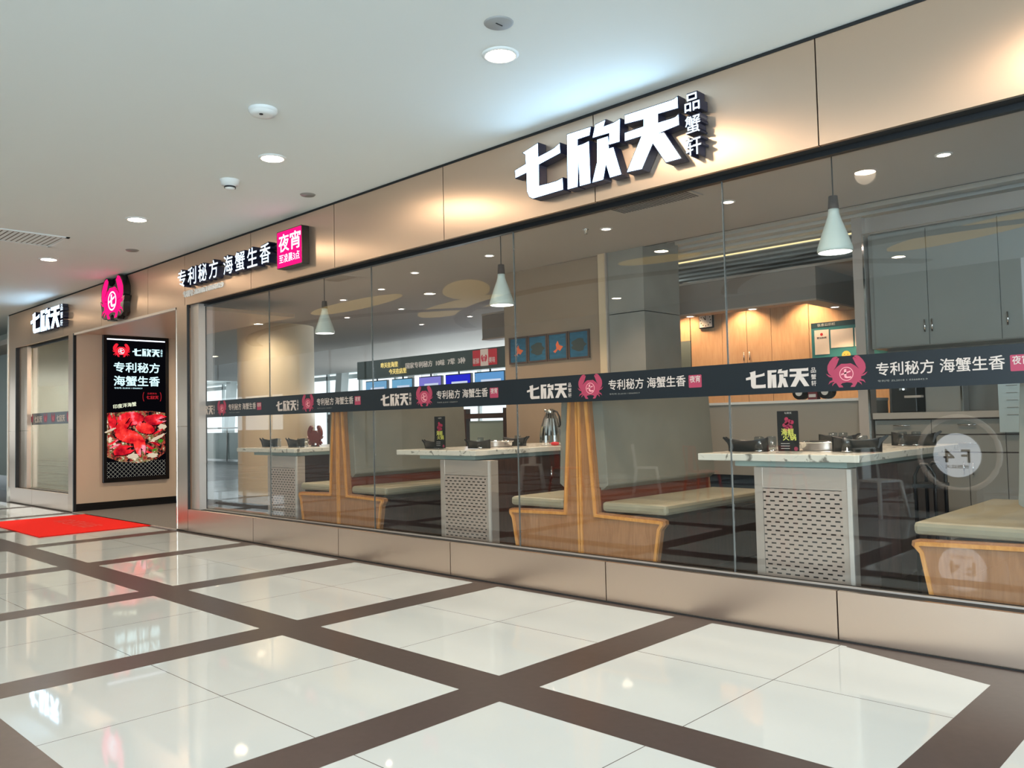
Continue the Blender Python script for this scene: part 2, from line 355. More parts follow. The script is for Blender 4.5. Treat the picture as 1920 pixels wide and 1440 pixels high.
# ------------------------------------------------------------------ signs
GLY = dict(
 seven=[(0.088,0.378),(0.242,0.413),(0.242,0.307),(0.348,0.323),(0.409,0.335),(0.458,0.357),(0.463,0.288),(0.246,0.251),(0.242,0.084),(0.346,0.081),(0.425,0.082),(0.478,0.092),(0.481,0.008),(0.181,0.003),(0.144,0.024),(0.122,0.07),(0.121,0.218),(0.003,0.202),(0.0,0.259),(0.117,0.283),(0.113,0.361)],
 jin=[(0.535,0.405),(0.754,0.403),(0.741,0.349),(0.631,0.348),(0.629,0.297),(0.683,0.297),(0.734,0.305),(0.739,0),(0.642,0),(0.637,0.236),(0.619,0),(0.527,0)],
 qian1=[(0.772,0.323),(0.798,0.408),(0.885,0.418),(0.868,0.375),(0.963,0.379),(1.013,0.391),(1.004,0.236),(0.913,0.237),(0.922,0.32)],
 qian2=[(0.812,0.296),(0.906,0.296),(0.91,0.207),(0.95,0.207),(1.012,0.003),(0.916,0.002),(0.882,0.109),(0.854,0.001),(0.758,0),(0.806,0.137)],
 tian=[(1.058,0.405),(1.433,0.402),(1.458,0.404),(1.482,0.413),(1.483,0.34),(1.326,0.344),(1.324,0.28),(1.433,0.279),(1.464,0.282),(1.485,0.293),(1.487,0.226),(1.311,0.209),(1.37,0.203),(1.495,0.001),(1.379,0.001),(1.28,0.157),(1.185,0.001),(1.063,0.007),(1.193,0.228),(1.052,0.228),(1.054,0.282),(1.211,0.286),(1.213,0.339),(1.056,0.348)])
CH = [('seven',), ('jin', 'qian1', 'qian2'), ('tian',)]
def grow(pts, d):
    n = len(pts); A = sum(pts[i][0]*pts[(i+1)%n][1]-pts[(i+1)%n][0]*pts[i][1] for i in range(n))
    sgn = 1 if A > 0 else -1; out = []
    for i in range(n):
        p = Vector(pts[i]); a = (p-Vector(pts[i-1])).normalized(); c = (Vector(pts[(i+1)%n])-p).normalized()
        n1 = Vector((a.y, -a.x))*sgn; n2 = Vector((c.y, -c.x))*sgn; bb = n1+n2
        bb = bb.normalized() if bb.length > 1e-6 else n1
        out.append(tuple(p+bb*(d/max(.45, bb.dot(n1)))))
    return out
def logo_flat(M, s, parent, mat, nm='logo_lettering', d=0.0008, sidecol=True, sx=None):
    mb = MB(); sx = sx or s
    for g in GLY.values(): mb.prism([(x*sx, y*s) for x, y in g], d, d, M, back=False)
    if sidecol:
        for k, c in enumerate('品蟹轩'):
            t = text_mesh(c, .115*s, .11*sx, .008, 0, M @ Matrix.Translation((1.54*sx, (.29-.145*k)*s, d))); mb.add(t.v, t.f)
    return mb.build(nm, mat, parent)
def lit_logo(name, label, x, z, sx, sy, depth=0.09):
    r = thing(name, label, 'sign', (x, 0, z))
    for ids in CH:
        bd = MB(); fc = MB()
        for k in ids:
            P = [(a*sx, c*sy) for a, c in GLY[k]]
            bd.prism(grow(P, .006), 0.004, depth, at(FRONT, x, 0, z)); fc.prism(P, depth+.0012, depth+.0012, at(FRONT, x, 0, z), back=False)
        o = bd.build('letter', navy, r); fc.build('lit_face', facewhite, o)
    for k, c in enumerate('品蟹轩'):
        Mx = at(FRONT, x+1.535*sx, 0, z+(.29-.145*k)*sy)
        o = text_mesh(c, .12*sy, .115*sx, .02, depth-.004, Mx, .004).build('letter', navy, r)
        text_mesh(c, .115*sy, .11*sx, .008, 0, Mx, depth+.0012).build('lit_face', facewhite2, o)
    return r
lit_logo('shop_sign', 'largest white lit sign on the fascia, three big characters with a small upright column', -4.39, 3.0, 1, 1)
lit_logo('shop_sign', 'smaller white lit three-character sign above the small left window', -16.22, 3.03, .985, .88)
# slogan
SL = '专利秘方 海蟹生香'; sx0, sx1 = -10.35, -8.10
r = thing('slogan_sign', 'row of eight white lit characters left of the pink box sign', 'sign', (sx0, 0, 3.1))
xs = [0, .283, .566, .849, 1.21, 1.49, 1.77, 2.05]
for x, c in zip(xs, SL.replace(' ', '')):
    Mx = at(FRONT, sx0+x, 0, 3.098)
    o = text_mesh(c, .222, .228, .022, .086, Mx, .004).build('letter', navy, r)
    text_mesh(c, .215, .220, .007, 0, Mx, .0915).build('lit_face', facewhite2, o)
r = thing('number_sign', 'thin raised pale lettering with the patent number under the slogan', 'sign', (-10.37, 0, 2.98))
text_mesh('专利号: ZL2018 1 0366842.9', .078, 1.06, .018, .018, at(FRONT, -10.37, 0, 2.985), .002).build('lettering', pmat('bright white acrylic', (.9, .9, .88), .4), r)
# pink box
bx0, bx1, bz0, bz1 = -7.945, -7.45, 2.99, 3.392
r = thing('box_sign', 'square pink lit box sign with two large white characters', 'sign', (bx0, 0, bz0))
MB().prism(rrect(bx0, bx1, bz0, bz1, .012), 0.004, .088, FRONT).build('box', black, r)
f_ = MB().prism(rrect(bx0+.008, bx1-.008, bz0+.008, bz1-.008, .01), .0895, .0895, FRONT, back=False).build('lit_face', facepink, r)
for k, c in enumerate('夜宵'): text_mesh(c, .185, .20, .014, 0, at(FRONT, bx0+.045+.225*k, 0, bz0+.175), .091).build('character', facewhite2, r)
text_mesh('至凌晨3点', .09, .40, .004, 0, at(FRONT, bx0+.05, 0, bz0+.055), .091).build('small_lettering', facewhite2, r)

# crab emblem, drawn around (0,0), about 1.06 wide and .84 high
half = [(0,.27),(-.125,.275),(-.165,.25),(-.235,.205),(-.335,.115),(-.265,.215),(-.175,.415),(-.205,.44),(-.285,.385),(-.21,.46),(-.265,.48),(-.345,.455),(-.435,.355),(-.495,.245),(-.505,.135),(-.475,.035),(-.415,-.025),(-.38,-.045),(-.45,-.02),(-.55,.035),(-.47,-.06),(-.375,-.085),(-.38,-.13),(-.365,-.145),(-.45,-.18),(-.49,-.265),(-.43,-.215),(-.345,-.195),(-.325,-.215),(-.375,-.24),(-.39,-.315),(-.345,-.26),(-.285,-.225),(-.255,-.275),(-.205,-.355),(-.095,-.355),(-.125,-.30),(-.165,-.285),(-.125,-.245),(0,-.225)]
CRAB = half+[(-x, y) for x, y in half[::-1][1:-1]]
def ring(r0, r1, cx=0, cy=0, n=36): 
    return [[(cx+r*math.cos(2*math.pi*(k+e)/n), cy+r*math.sin(2*math.pi*(k+e)/n)) for r, e in ((r0,0),(r1,0),(r1,1),(r0,1))] for k in range(n)]
SEVEN = [[(-.145,-.035),(.105,.045),(.115,.085),(-.14,.005)], [(-.055,.125),(-.005,.135),(-.002,-.075),(.03,-.092),(.125,-.085),(.135,-.045),(.05,-.05),(-.0,-.04),(-.012,-.12),(-.045,-.10),(-.055,-.06)]]
SEVEN[1] = [(-.06,.12),(.0,.135),(.0,-.06),(.03,-.075),(.125,-.068),(.13,-.112),(.0,-.118),(-.045,-.10),(-.06,-.065)]
def crab_flat(M, s, parent, mred, mwhite, d=0.0008, sx=None):
    sx = sx or s
    o = MB().prism([(x*sx, y*s) for x, y in CRAB], d, d, M, back=False).build('crab_emblem', mred, parent)
    mb = MB()
    for q in ring(.165, .185): mb.prism([(x*sx, y*s) for x, y in q], d*2, d*2, M, back=False)
    for P_ in SEVEN: mb.prism([(x*sx, y*s) for x, y in P_], d*2, d*2, M, back=False)
    mb.build('emblem_mark', mwhite, o if parent is None or parent.parent is None else parent)
    return o
r = thing('crab_sign', 'pink lit crab-shaped sign above the entrance', 'sign', (-12.49, 0, 3.21))
cs, cw, cxx, czz, cd = .72, .80, -12.49, 3.185, .10
Mx = at(FRONT, cxx, 0, czz)
mb = MB(); 
outl = [(0,.29),(-.14,.33),(-.20,.47),(-.29,.50),(-.38,.47),(-.47,.36),(-.525,.25),(-.53,.13),(-.50,.03),(-.575,.05),(-.52,-.07),(-.50,-.16),(-.51,-.28),(-.40,-.34),(-.27,-.33),(-.22,-.385),(-.08,-.385),(-.06,-.30),(0,-.27)]
outl = outl+[(-x, y) for x, y in outl[::-1][1:-1]]
mb.prism([(x*cw, y*cs) for x, y in outl], .004, cd, Mx).build('body', black, r)
o = MB().prism([(x*cw, y*cs) for x, y in CRAB], cd+.0015, cd+.0015, Mx, back=False).build('lit_face', facepink, r)
mb = MB()
for q in ring(.165, .195): mb.prism([(x*cw, y*cs) for x, y in q], cd+.003, cd+.003, Mx, back=False)
for P_ in SEVEN: mb.prism([(x*cw*1.05, y*cs*1.05) for x, y in P_], cd+.003, cd+.003, Mx, back=False)
mb.build('emblem_mark', facewhite2, r)
for sg in (-1, 1):
    mb = MB()
    mb.ribbon([(sg*.335*cw, .115*cs), (sg*.25*cw, .20*cs), (sg*.13*cw, .245*cs)], .012, cd+.002, cd+.002, Mx)
    mb.build('shell_line', facepinkdeep, r)
    MB().ribbon([(sg*.37*cw, .02*cs), (sg*.24*cw, .0), (sg*.26*cw, -.12*cs)], .010, cd+.002, cd+.002, Mx).build('shell_line', facepinkdeep, r)

# vinyl band on the glass
def band_unit(r, x, zc):
    M0 = at(FRONT, 0, GY-.0085, 0)
    s = .275
    logo_flat(at(FRONT, x, GY-.0085, zc-.062), s, r, vinyl_w, sx=.281)
    crab_flat(at(FRONT, x+.648, GY-.0085, zc+.0), .222, r, vinyl_r, vinyl_p, sx=.225)
    text_mesh('专利秘方 海蟹生香', .075, .655, .012, 0, at(FRONT, x+.82, GY-.0093, zc-.022)).build('slogan_lettering', vinyl_w, r)
    text_mesh('专利号 ZL2018 1 0366842.9', .012, .27, .0, 0, at(FRONT, x+.825, GY-.0093, zc-.058)).build('small_lettering', greycab, r)
    b_ = MB().prism(rrect(x+1.50, x+1.60, zc-.035, zc+.05, .006), .001, .001, at(FRONT, 0, GY-.0085, 0), back=False).build('badge', vinyl_r, r)
    text_mesh('夜宵', .045, .08, .012, 0, at(FRONT, x+1.51, GY-.0105, zc)).build('badge_lettering', vinyl_w, b_)
r = thing('glass_decal_band', 'long dark vinyl band with crab emblems across the panes of the main window', 'decal', (-10.08, GY, 1.54))
MB().box(-10.08, 3.0, GY-.0085, GY-.0065, 1.437, 1.643).build('film', filmblack, r)
for k in range(6): band_unit(r, -10.31+1.925*k if k else -10.31+.0, 1.536)
r = thing('glass_decal_band', 'short dark vinyl band across the small window left of the entrance', 'decal', (XL+.9, GY, 1.53))
MB().box(XL+.9, EL-.27, GY-.0085, GY-.0065, 1.437, 1.643).build('film', filmblack, r)
for x in (-16.8, -15.62):
    logo_flat(at(FRONT, x, GY-.0085, 1.475), .275, r, vinyl_w, sidecol=False)
for x in (-16.98, -16.2, -15.8, -15.02): crab_flat(at(FRONT, x, GY-.0085, 1.535), .2, r, vinyl_r, vinyl_p)

# lit poster in the entrance
PX = EL+.001
r = thing('poster_lightbox', 'tall black lit poster of red crabs on the entrance wall', 'poster', (PX, .97, .44))
y0, y1, z0, z1 = .428, 1.522, .445, 2.893
MB().box(PX, PX+.055, y0, y1, z0, z1).build('frame', black, r, bevel=.006)
PM = at(RIGHT, PX+.056, y0, z0); W_, H_ = y1-y0, z1-z0
scr = emat('poster black', (0.002, 0.002, 0.003), 1)
pw = emat('poster pale cyan print', (0.62, 0.93, 1.0), 1.15); pr_ = emat('poster crab red', (0.85, 0.02, 0.04), .95)
def PR(x0, x1, a, b_, m, nm, d): return MB().prism([(x0, a), (x1, a), (x1, b_), (x0, b_)], d, d, PM, back=False).build(nm, m, r)
PR(.06, W_-.06, .07, H_-.05, scr, 'screen', .0005)
PR(.06, W_-.07, H_-.085, H_-.065, emat('light bar', (.85, .9, 1), 2.0), 'light_bar', .001)
crab_flat(PM @ Matrix.Translation((.29, H_-.27, .001)), .27, r, pr_, pw)
logo_flat(PM @ Matrix.Translation((.47, H_-.34, .001)), .31, r, pw)
text_mesh('专利秘方', .165, .76, .02, 0, PM @ Matrix.Translation((.17, H_-.62, .0012))).build('lettering', pw, r)
text_mesh('海蟹生香', .165, .76, .02, 0, PM @ Matrix.Translation((.17, H_-.85, .0012))).build('lettering', pw, r)
text_mesh('专利号: ZL2018 1 0366842.9', .026, .46, .01, 0, PM @ Matrix.Translation((.175, H_-.90, .0012))).build('small_lettering', pw, r)
pr2 = emat('poster dark red print', (0.5, 0.02, 0.03), .7)
logo_flat(PM @ Matrix.Translation((.70, H_-1.07, .0012)), .14, r, pr2, sidecol=False)
for sg in (-1, 1):
    mb = MB().ribbon([(.80+sg*(.13+.03*math.cos(t)), H_-1.03+.085*math.sin(t)) for t in [i*.3-1.2 for i in range(9)]], .01*sg, .0012, .0012, PM)
    mb.build('wreath_print', pr2, r)
text_mesh('品蟹美味', .03, .16, .01, 0, PM @ Matrix.Translation((.72, H_-.99, .0012))).build('small_lettering', pr2, r)
text_mesh('印度洋海蟹', .07, .38, .012, 0, PM @ Matrix.Translation((.16, H_-1.235, .003)) @ Matrix.Rotation(.13, 4, 'Z')).build('lettering', emat('poster cream print', (.9, .95, .7), .95), r)
# picture of the dish
dishm = bpy.data.materials.new('poster dish picture'); dishm.use_nodes = True; nt = dishm.node_tree; nt.nodes.clear()
tc = nt.nodes.new('ShaderNodeTexCoord'); vo = nt.nodes.new('ShaderNodeTexVoronoi'); vo.inputs['Scale'].default_value = 16; vo.distance = 'MINKOWSKI'
n = nt.nodes.new('ShaderNodeTexNoise'); n.inputs['Scale'].default_value = 9; n.inputs['Detail'].default_value = 6
nt.links.new(tc.outputs['Object'], vo.inputs['Vector']); nt.links.new(tc.outputs['Object'], n.inputs['Vector'])
cr = nt.nodes.new('ShaderNodeValToRGB'); e = cr.color_ramp.elements; e[0].color = (.005, .005, .006, 1); e[0].position = .42; e[1].position = .80; e[1].color = (.75, .62, .45, 1)
for p_, c_ in ((.50, (.10, .03, .02, 1)), (.56, (.35, .02, .02, 1)), (.64, (.30, .14, .07, 1)), (.70, (.10, .10, .02, 1))):
    q = e.new(p_); q.color = c_
ad = nt.nodes.new('ShaderNodeMath'); ad.operation = 'MULTIPLY_ADD'; nt.links.new(vo.outputs['Color'], ad.inputs[0]); ad.inputs[1].default_value = .42; nt.links.new(n.outputs['Fac'], ad.inputs[2])
sb = nt.nodes.new('ShaderNodeMath'); sb.operation = 'SUBTRACT'; nt.links.new(ad.outputs[0], sb.inputs[0]); sb.inputs[1].default_value = .12
nt.links.new(sb.outputs[0], cr.inputs[0]); em = nt.nodes.new('ShaderNodeEmission'); nt.links.new(cr.outputs[0], em.inputs[0]); em.inputs[1].default_value = 1.0
oo = nt.nodes.new('ShaderNodeOutputMaterial'); nt.links.new(em.outputs[0], oo.inputs[0])
MB().prism([(.06, .42), (.25, .34), (.55, .30), (.85, .33), (W_-.07, .46), (W_-.07, 1.14), (.8, 1.17), (.5, 1.18), (.2, 1.15), (.06, 1.15)], .0010, .0010, PM, back=False).build('dish_picture', dishm, r)
def redm(nm, c1, c2):
    m = bpy.data.materials.new(nm); m.use_nodes = True; nt = m.node_tree; nt.nodes.clear()
    tc = nt.nodes.new('ShaderNodeTexCoord'); n = nt.nodes.new('ShaderNodeTexNoise'); n.inputs['Scale'].default_value = 6; n.inputs['Detail'].default_value = 3
    nt.links.new(tc.outputs['Object'], n.inputs['Vector']); cr = nt.nodes.new('ShaderNodeValToRGB'); e = cr.color_ramp.elements
    e[0].position = .36; e[0].color = (*c1, 1); e[1].position = .56; e[1].color = (*c2, 1); q = e.new(.70); q.color = (.95, .32, .42, 1)
    nt.links.new(n.outputs['Fac'], cr.inputs[0]); em = nt.nodes.new('ShaderNodeEmission'); nt.links.new(cr.outputs[0], em.inputs[0])
    oo = nt.nodes.new('ShaderNodeOutputMaterial'); nt.links.new(em.outputs[0], oo.inputs[0]); return m
ra, rb = redm('crab shell print', (.28, .003, .012), (.85, .02, .03)), redm('bright crab shell print', (.5, .004, .012), (1.0, .05, .04))
dk = emat('print shadow', (.02, .0, .004), 1); cream = emat('cream print', (.75, .62, .45), .8); grn = emat('green print', (.06, .25, .02), .8)
def blob(cx, cy, rx, ry, rot, m, nm, d, wob=.08, seed=1):
    if nm == 'crab_picture': blob(cx+.012, cy-.014, rx*1.05, ry*1.08, rot, dk, 'shadow_picture', d-.0001, wob, seed)
    rnd = random.Random(seed); pts = []
    for k in range(22):
        t = 2*math.pi*k/22; q = 1+wob*(rnd.random()-.5)*2; x, y = rx*q*math.cos(t), ry*q*math.sin(t)
        pts.append((cx+x*math.cos(rot)-y*math.sin(rot), cy+x*math.sin(rot)+y*math.cos(rot)))
    MB().prism(pts, d, d, PM, back=False).build(nm, m, r)
def shell(cx, cy, rx, ry, rot, m, d):
    def pl(k_, n, f): return [(cx+x*math.cos(rot)-y*math.sin(rot), cy+x*math.sin(rot)+y*math.cos(rot)) for x, y in [f(2*math.pi*q/n, q) for q in range(n)]]
    big = pl(0, 44, lambda t, q: (rx*(1.06 if q % 2 else .98)*math.cos(t), ry*(1.08 if q % 2 else .97)*math.sin(t)*(1 if math.sin(t) > 0 else .75)))
    MB().prism([(x+.012, y-.016) for x, y in big], d, d, PM, back=False).build('shadow_picture', dk, r)
    MB().prism(big, d+.0002, d+.0002, PM, back=False).build('crab_picture', m, r)
def claw(cx, cy, L, rot, m, d, flip=1):
    P = [(-.5,-.12),(-.35,-.25),(0,-.30),(.3,-.20),(.62,.02),(.35,-.03),(.18,.02),(.34,.08),(.60,.22),(.34,.30),(0,.27),(-.35,.14),(-.5,.08)]
    P = [(cx+L*(x*math.cos(rot)-flip*y*math.sin(rot)), cy+L*(x*math.sin(rot)+flip*y*math.cos(rot))) for x, y in P]
    MB().prism([(x+.010, y-.014) for x, y in P], d, d, PM, back=False).build('shadow_picture', dk, r)
    MB().prism(P, d+.0002, d+.0002, PM, back=False).build('claw_picture', m, r)
shell(.44, 1.03, .22, .13, .1, ra, .0014); shell(.68, .87, .16, .10, -.25, rb, .0018); shell(.40, .74, .22, .125, -.3, rb, .0024)
claw(.30, .93, .30, .5, rb, .0020); claw(.84, 1.03, .34, -.15, ra, .0016); claw(.58, .62, .36, -1.1, rb, .0028, -1); claw(.31, .52, .30, .35, ra, .0024, -1); claw(.14, 1.0, .24, 1.5, ra, .0015)
for q_, (x, y, a_) in enumerate(((.16, .66, .5), (.20, .60, .35), (.78, .55, -.5), (.84, .62, -.4), (.90, .82, .5), (.72, .48, -.3))):
    blob(x, y, .10, .018, a_, ra, 'leg_picture', .0019+.0001*q_, .1, 40+q_)
for i, (x, y, a, c_, m_) in enumerate(((.97, .90, .07, .045, cream), (.47, .42, .10, .045, cream), (.92, .74, .12, .018, cream), (.86, .69, .12, .016, cream), (.11, .86, .09, .018, cream), (.94, .66, .045, .03, grn), (.84, .51, .04, .02, grn), (.80, .42, .09, .04, cream))):
    blob(x, y, a, c_, .4 if i in (2, 3, 4) else 0, m_, 'garnish_picture', .0021+.0001*i, .2, 20+i)
mb = MB(); wv = emat('poster fine line print', (.33, .32, .27), .8)
for i in range(-8, 16):
    for sg in (1, -1):
        x0_, x1_ = .06+i*.07, .06+i*.07+.26
        pts = [(x0_, .075), (x1_, .335)] if sg > 0 else [(x1_, .075), (x0_, .335)]
        (xa, ya), (xb, yb) = pts
        def cl(xa, ya, xb, yb, X):
            t = (X-xa)/(xb-xa); return (X, ya+t*(yb-ya))
        if min(xa, xb) > W_-.07 or max(xa, xb) < .06: continue
        if xa > xb: xa, ya, xb, yb = xb, yb, xa, ya
        if xa < .06: xa, ya = cl(xa, ya, xb, yb, .06)
        if xb > W_-.07: xb, yb = cl(xa, ya, xb, yb, W_-.07)
        if xb-xa < .01: continue
        dx, dy = xb-xa, yb-ya; L = math.hypot(dx, dy); nx, ny = -dy/L*.0022, dx/L*.0022
        mb.prism([(xa-nx, ya-ny), (xb-nx, yb-ny), (xb+nx, yb+ny), (xa+nx, ya+ny)], .0012, .0012, PM, back=False)
mb.build('wave_pattern', wv, r)

# red mat
r = tag(MB().prism([(-13.86, -1.36), (-11.37, -1.39), (-11.37, .2), (-13.82, .225)], 0.002, .012, UP).build('door_mat', carpet_red), 'red rectangular mat lying in front of the entrance', 'mat')
t_ = text_mesh('欢迎光临', .3, 1.3, .0, 0, Matrix.Translation((-13.2, -.7, .0135))).build('lettering', pmat('worn mat print', (.66, .06, .045), .95), r)

# ------------------------------------------------------------------ mall ceiling fittings
def make_downlight(loc, label, group, power=88, rad=.105):
    r = thing('ceiling_downlight', label, 'ceiling light', loc, group)
    x, y, z = loc
    MB().lathe([(rad*.84, z-.004), (rad*.86, z-.012), (rad, z-.010), (rad*1.1, z-.002), (rad*1.1, z+.0)], x, y, 32).build('trim_ring', white, r)
    MB().lathe([(.0001, z-.006), (rad*.85, z-.006)], x, y, 32).build('lens', downl, r)
    l = bpy.data.lights.new('downlight_lamp', 'SPOT'); l.energy = power; l.color = (1, .81, .60); l.spot_size = 2.7; l.spot_blend = .8; l.shadow_soft_size = .09
    o = bpy.data.objects.new('downlight_lamp', l); COL.objects.link(o); o.parent = r; o.location = (0, 0, -.03)
    return r
names = ['nearest to the big lit sign', 'second from the big lit sign', 'third from the big lit sign', 'fourth from the big lit sign, above the vent corner']
for i, x in enumerate((-3.477, -6.16, -8.935, -11.75)):
    make_downlight((x, -1.172, CZ), 'round warm corridor downlight, '+names[i], 'corridor downlights')
for i, (x, y) in enumerate(((-.7, -1.17), (-14.5, -1.17), (-17.3, -1.17), (-2.88, -2.76), (-6.19, -4.36), (-4.17, -7.4), (-16.4, -4.12), (-10.9, -4.3), (-24.6, -7.2), (-9.2, -7.4))):
    make_downlight((x, y, CZ), 'round corridor downlight outside the picture, at most seen as a reflection', 'corridor downlights out of view', 110)
def disc(name, label, cat, x, y, prof, m, extra=None):
    o = thing(name, label, cat, (x, y, CZ))
    MB().lathe(prof, x, y, 28).build('housing', m, o)
    if extra: extra(o)
    return o
disc('smoke_detector', 'white thick round detector on the ceiling above the slogan', 'detector', -5.247, -1.774, [(.0001, CZ-.045), (.05, CZ-.045), (.085, CZ-.04), (.09, CZ-.028), (.095, CZ-.022), (.10, CZ-.02), (.10, CZ)], white,
     lambda o: MB().lathe([(.0001, CZ-.05), (.012, CZ-.05), (.014, CZ-.044)], -5.227, -1.80, 12).build('indicator', darkmetal, o))
disc('smoke_detector', 'small cream domed detector between the two middle downlights', 'detector', -6.982, -1.125, [(.0001, CZ-.085), (.035, CZ-.085), (.045, CZ-.075), (.05, CZ-.05), (.075, CZ-.045), (.085, CZ-.01), (.09, CZ)], white,
     lambda o: MB().lathe([(.05, CZ-.074), (.052, CZ-.066), (.05, CZ-.058)], -6.982, -1.125, 20).build('sensor_slot', darkmetal, o))
disc('ceiling_speaker', 'flat grey ceiling disc beside the nearest downlight', 'speaker', -3.198, -1.467, [(.0001, CZ-.008), (.075, CZ-.008), (.082, CZ-.004), (.085, CZ)], pmat('grey disc', (.33, .34, .34), .5),
     lambda o: MB().box(-3.2, -3.194, -1.49, -1.44, CZ-.011, CZ-.007).build('pin', darkmetal, o))
disc('ceiling_speaker', 'small flat grey disc on the ceiling above the pink box sign', 'speaker', -6.93, -.344, [(.0001, CZ-.010), (.065, CZ-.010), (.075, CZ)], greycab)
disc('ceiling_speaker', 'small flat grey disc on the ceiling near the crab sign', 'speaker', -10.528, -.591, [(.0001, CZ-.010), (.07, CZ-.010), (.08, CZ)], greycab)
r = thing('ceiling_vent', 'rectangular slatted white air vent in the ceiling at the left edge', 'vent', (-10.6, -1.8, CZ))
vx0, vx1, vy0, vy1 = -10.93, -10.27, -2.45, -1.40
MB().box(vx0, vx1, vy0, vy0+.04, CZ-.012, CZ).box(vx0, vx1, vy1-.04, vy1, CZ-.012, CZ).box(vx0, vx0+.04, vy0, vy1, CZ-.012, CZ).box(vx1-.04, vx1, vy0, vy1, CZ-.012, CZ).build('frame', white, r)
MB().box(vx0+.04, vx1-.04, vy0+.04, vy1-.04, CZ-.002, CZ-.001).build('backing', pmat('vent shadow', (.16, .14, .12), .8), r)
mb = MB(); k = vy0+.06
while k < vy1-.05: mb.add([(vx0+.04, k, CZ-.001), (vx1-.04, k, CZ-.001), (vx1-.04, k+.03, CZ-.012), (vx0+.04, k+.03, CZ-.012)], [(0, 1, 2, 3)]); k += .055
mb.build('slat', white, r)
# coved leaf shapes in the ceiling over the open side, seen only as reflections
cove = emat('warm cove glow', (1.0, .74, .32), 1.0)
for i, (x, y, rx, ry, a) in enumerate(((-13.0, -4.1, 1.4, .35, .1), (-10.3, -4.6, .9, .4, .7), (-6.6, -4.8, .55, .25, -.2), (-12.0, -5.9, 1.5, .5, .3), (-3.0, -6.4, 1.2, .4, .4))):
    m_ = Matrix.Translation((x, y, 0)) @ Matrix.Rotation(a, 4, 'Z')
    o = MB().prism([(rx*math.cos(t)*(1 if math.cos(t) < 0 else 1.25), ry*math.sin(t)) for t in [2*math.pi*k/36 for k in range(36)]], CZ-.012, CZ-.004, m_).build('trim_%d' % (30+i), cove); o['kind'] = 'structure'

# ------------------------------------------------------------------ the open side of the corridor behind the photographer (seen reflected)
m = MB()
for x in range(-44, -19, 2): m.box(x, x+.10, -11.1, -11.0, 0, 5)
m.box(-44, -20, -11.1, -11.0, 0, .35).box(-44, -20, -11.1, -11.0, .35, 1.2).box(-44, -20, -11.1, -11.0, 2.5, 5).box(-27, -20, -11.1, -11.0, 1.2, 2.5)
struct('trim_40', m, pmat('grey mullion', (.35, .38, .38), .5))
struct('wall_gallery_end', MB().box(-45.2, -45, -11.2, 0.5, 0, 5), wall_green)
struct('wall_atrium', MB().box(-20.0, -3.4, -10.98, -10.9, 0, 5), pmat('grey green atrium wall', (.16, .18, .17), .6))
gr_ = pmat('grey ceiling groove', (.22, .21, .20), .7)
for i, (cx_, cy_, r_, a0_, a1_) in enumerate(((-9, -11.5, 6.2, .6, 2.6), (-16, -12, 7.4, .9, 2.3), (-3.5, -10.5, 4.6, .8, 2.7))):
    P_ = [(cx_+r_*math.cos(a0_+(a1_-a0_)*k/30), cy_+r_*math.sin(a0_+(a1_-a0_)*k/30)) for k in range(31)]
    o = MB().ribbon(P_, .28, CZ-.02, CZ-.004).build('trim_%d' % (70+i), gr_); o['kind'] = 'structure'
gm = pmat('dark brown column stone', (.16, .12, .10), .4)
# F4 floor sign
r = thing('floor_sign', 'round white F4 floor sign in a glowing ring, seen mirrored in the right pane', 'sign', (-3.3, -6.75, 0))
MB().prism(circ(0, 0, .29, 40), 0, .02, at(BACK, -3.33, -6.75, .73)).build('disc', white, r)
MB().prism(circ(0, 0, .285, 40), .021, .021, at(BACK, -3.33, -6.75, .73), back=False).build('disc_face', pmat('sign white', (.85, .87, .88), .5, emit=(.8, .9, 1), es=2.4), r)  # glow added so the disc reads bright in the reflection
text_mesh('F 4', .165, .31, .018, 0, at(BACK, -3.33+.155, -6.75, .64), .03).build('lettering', ink, r)
text_mesh('悦憩蓝天', .045, .28, .012, 0, at(BACK, -3.33+.14, -6.75, .56), .03).build('small_lettering', ink, r)
MB().tube([(-3.33+.48*math.cos(t), -6.8, .75+.48*math.sin(t)) for t in [2*math.pi*k/40 for k in range(40)]], .035, 8, True).build('ring', pmat('pale ring', (.7, .62, .55), .4, emit=(.9, .8, .7), es=.25), r)  # faint glow added so the ring shows in the pane
MB().box(-3.85, -3.1, -6.95, -6.65, 0, .28).build('base', darkmetal, r)
# simple metal chairs of the seating area behind
def metal_chair(loc, m_, label, rz):
    r = thing('metal_chair', label, 'chair', loc, 'metal chairs reflected in the glass'); r['_local'] = 1
    for sx in (-1, 1):
        for sy in (-1, 1): MB().tube([(sx*.17, sy*.17, .45), (sx*.23, sy*.23, 0)], .022, 6).build('leg', m_, r)
    MB().prism(rrect(-.19, .19, -.19, .19, .05), .44, .465, UP).build('seat', m_, r)
    MB().tube([(-.18, .18, .45), (-.17, .23, .85), (.17, .23, .85), (.18, .18, .45)], .018, 6).build('back_frame', m_, r)
    MB().box(-.07, .07, .2, .215, .46, .85).build('backrest', m_, r)
    r.rotation_euler.z = rz; return r
for i, (x, y, m_, c_) in enumerate(((-5.6, -6.6, redchair, 'red'), (-6.9, -6.4, redchair, 'red'), (-8.3, -6.9, white, 'white'), (-9.6, -6.3, redchair, 'red'), (-3.95, -5.7, white, 'white'), (-10.9, -6.8, white, 'white'))):
    metal_chair((x, y, 0), m_, c_+' metal chair standing behind the photographer, '+['first', 'second', 'third', 'fourth', 'fifth', 'sixth'][i]+' reflected', .5*i)

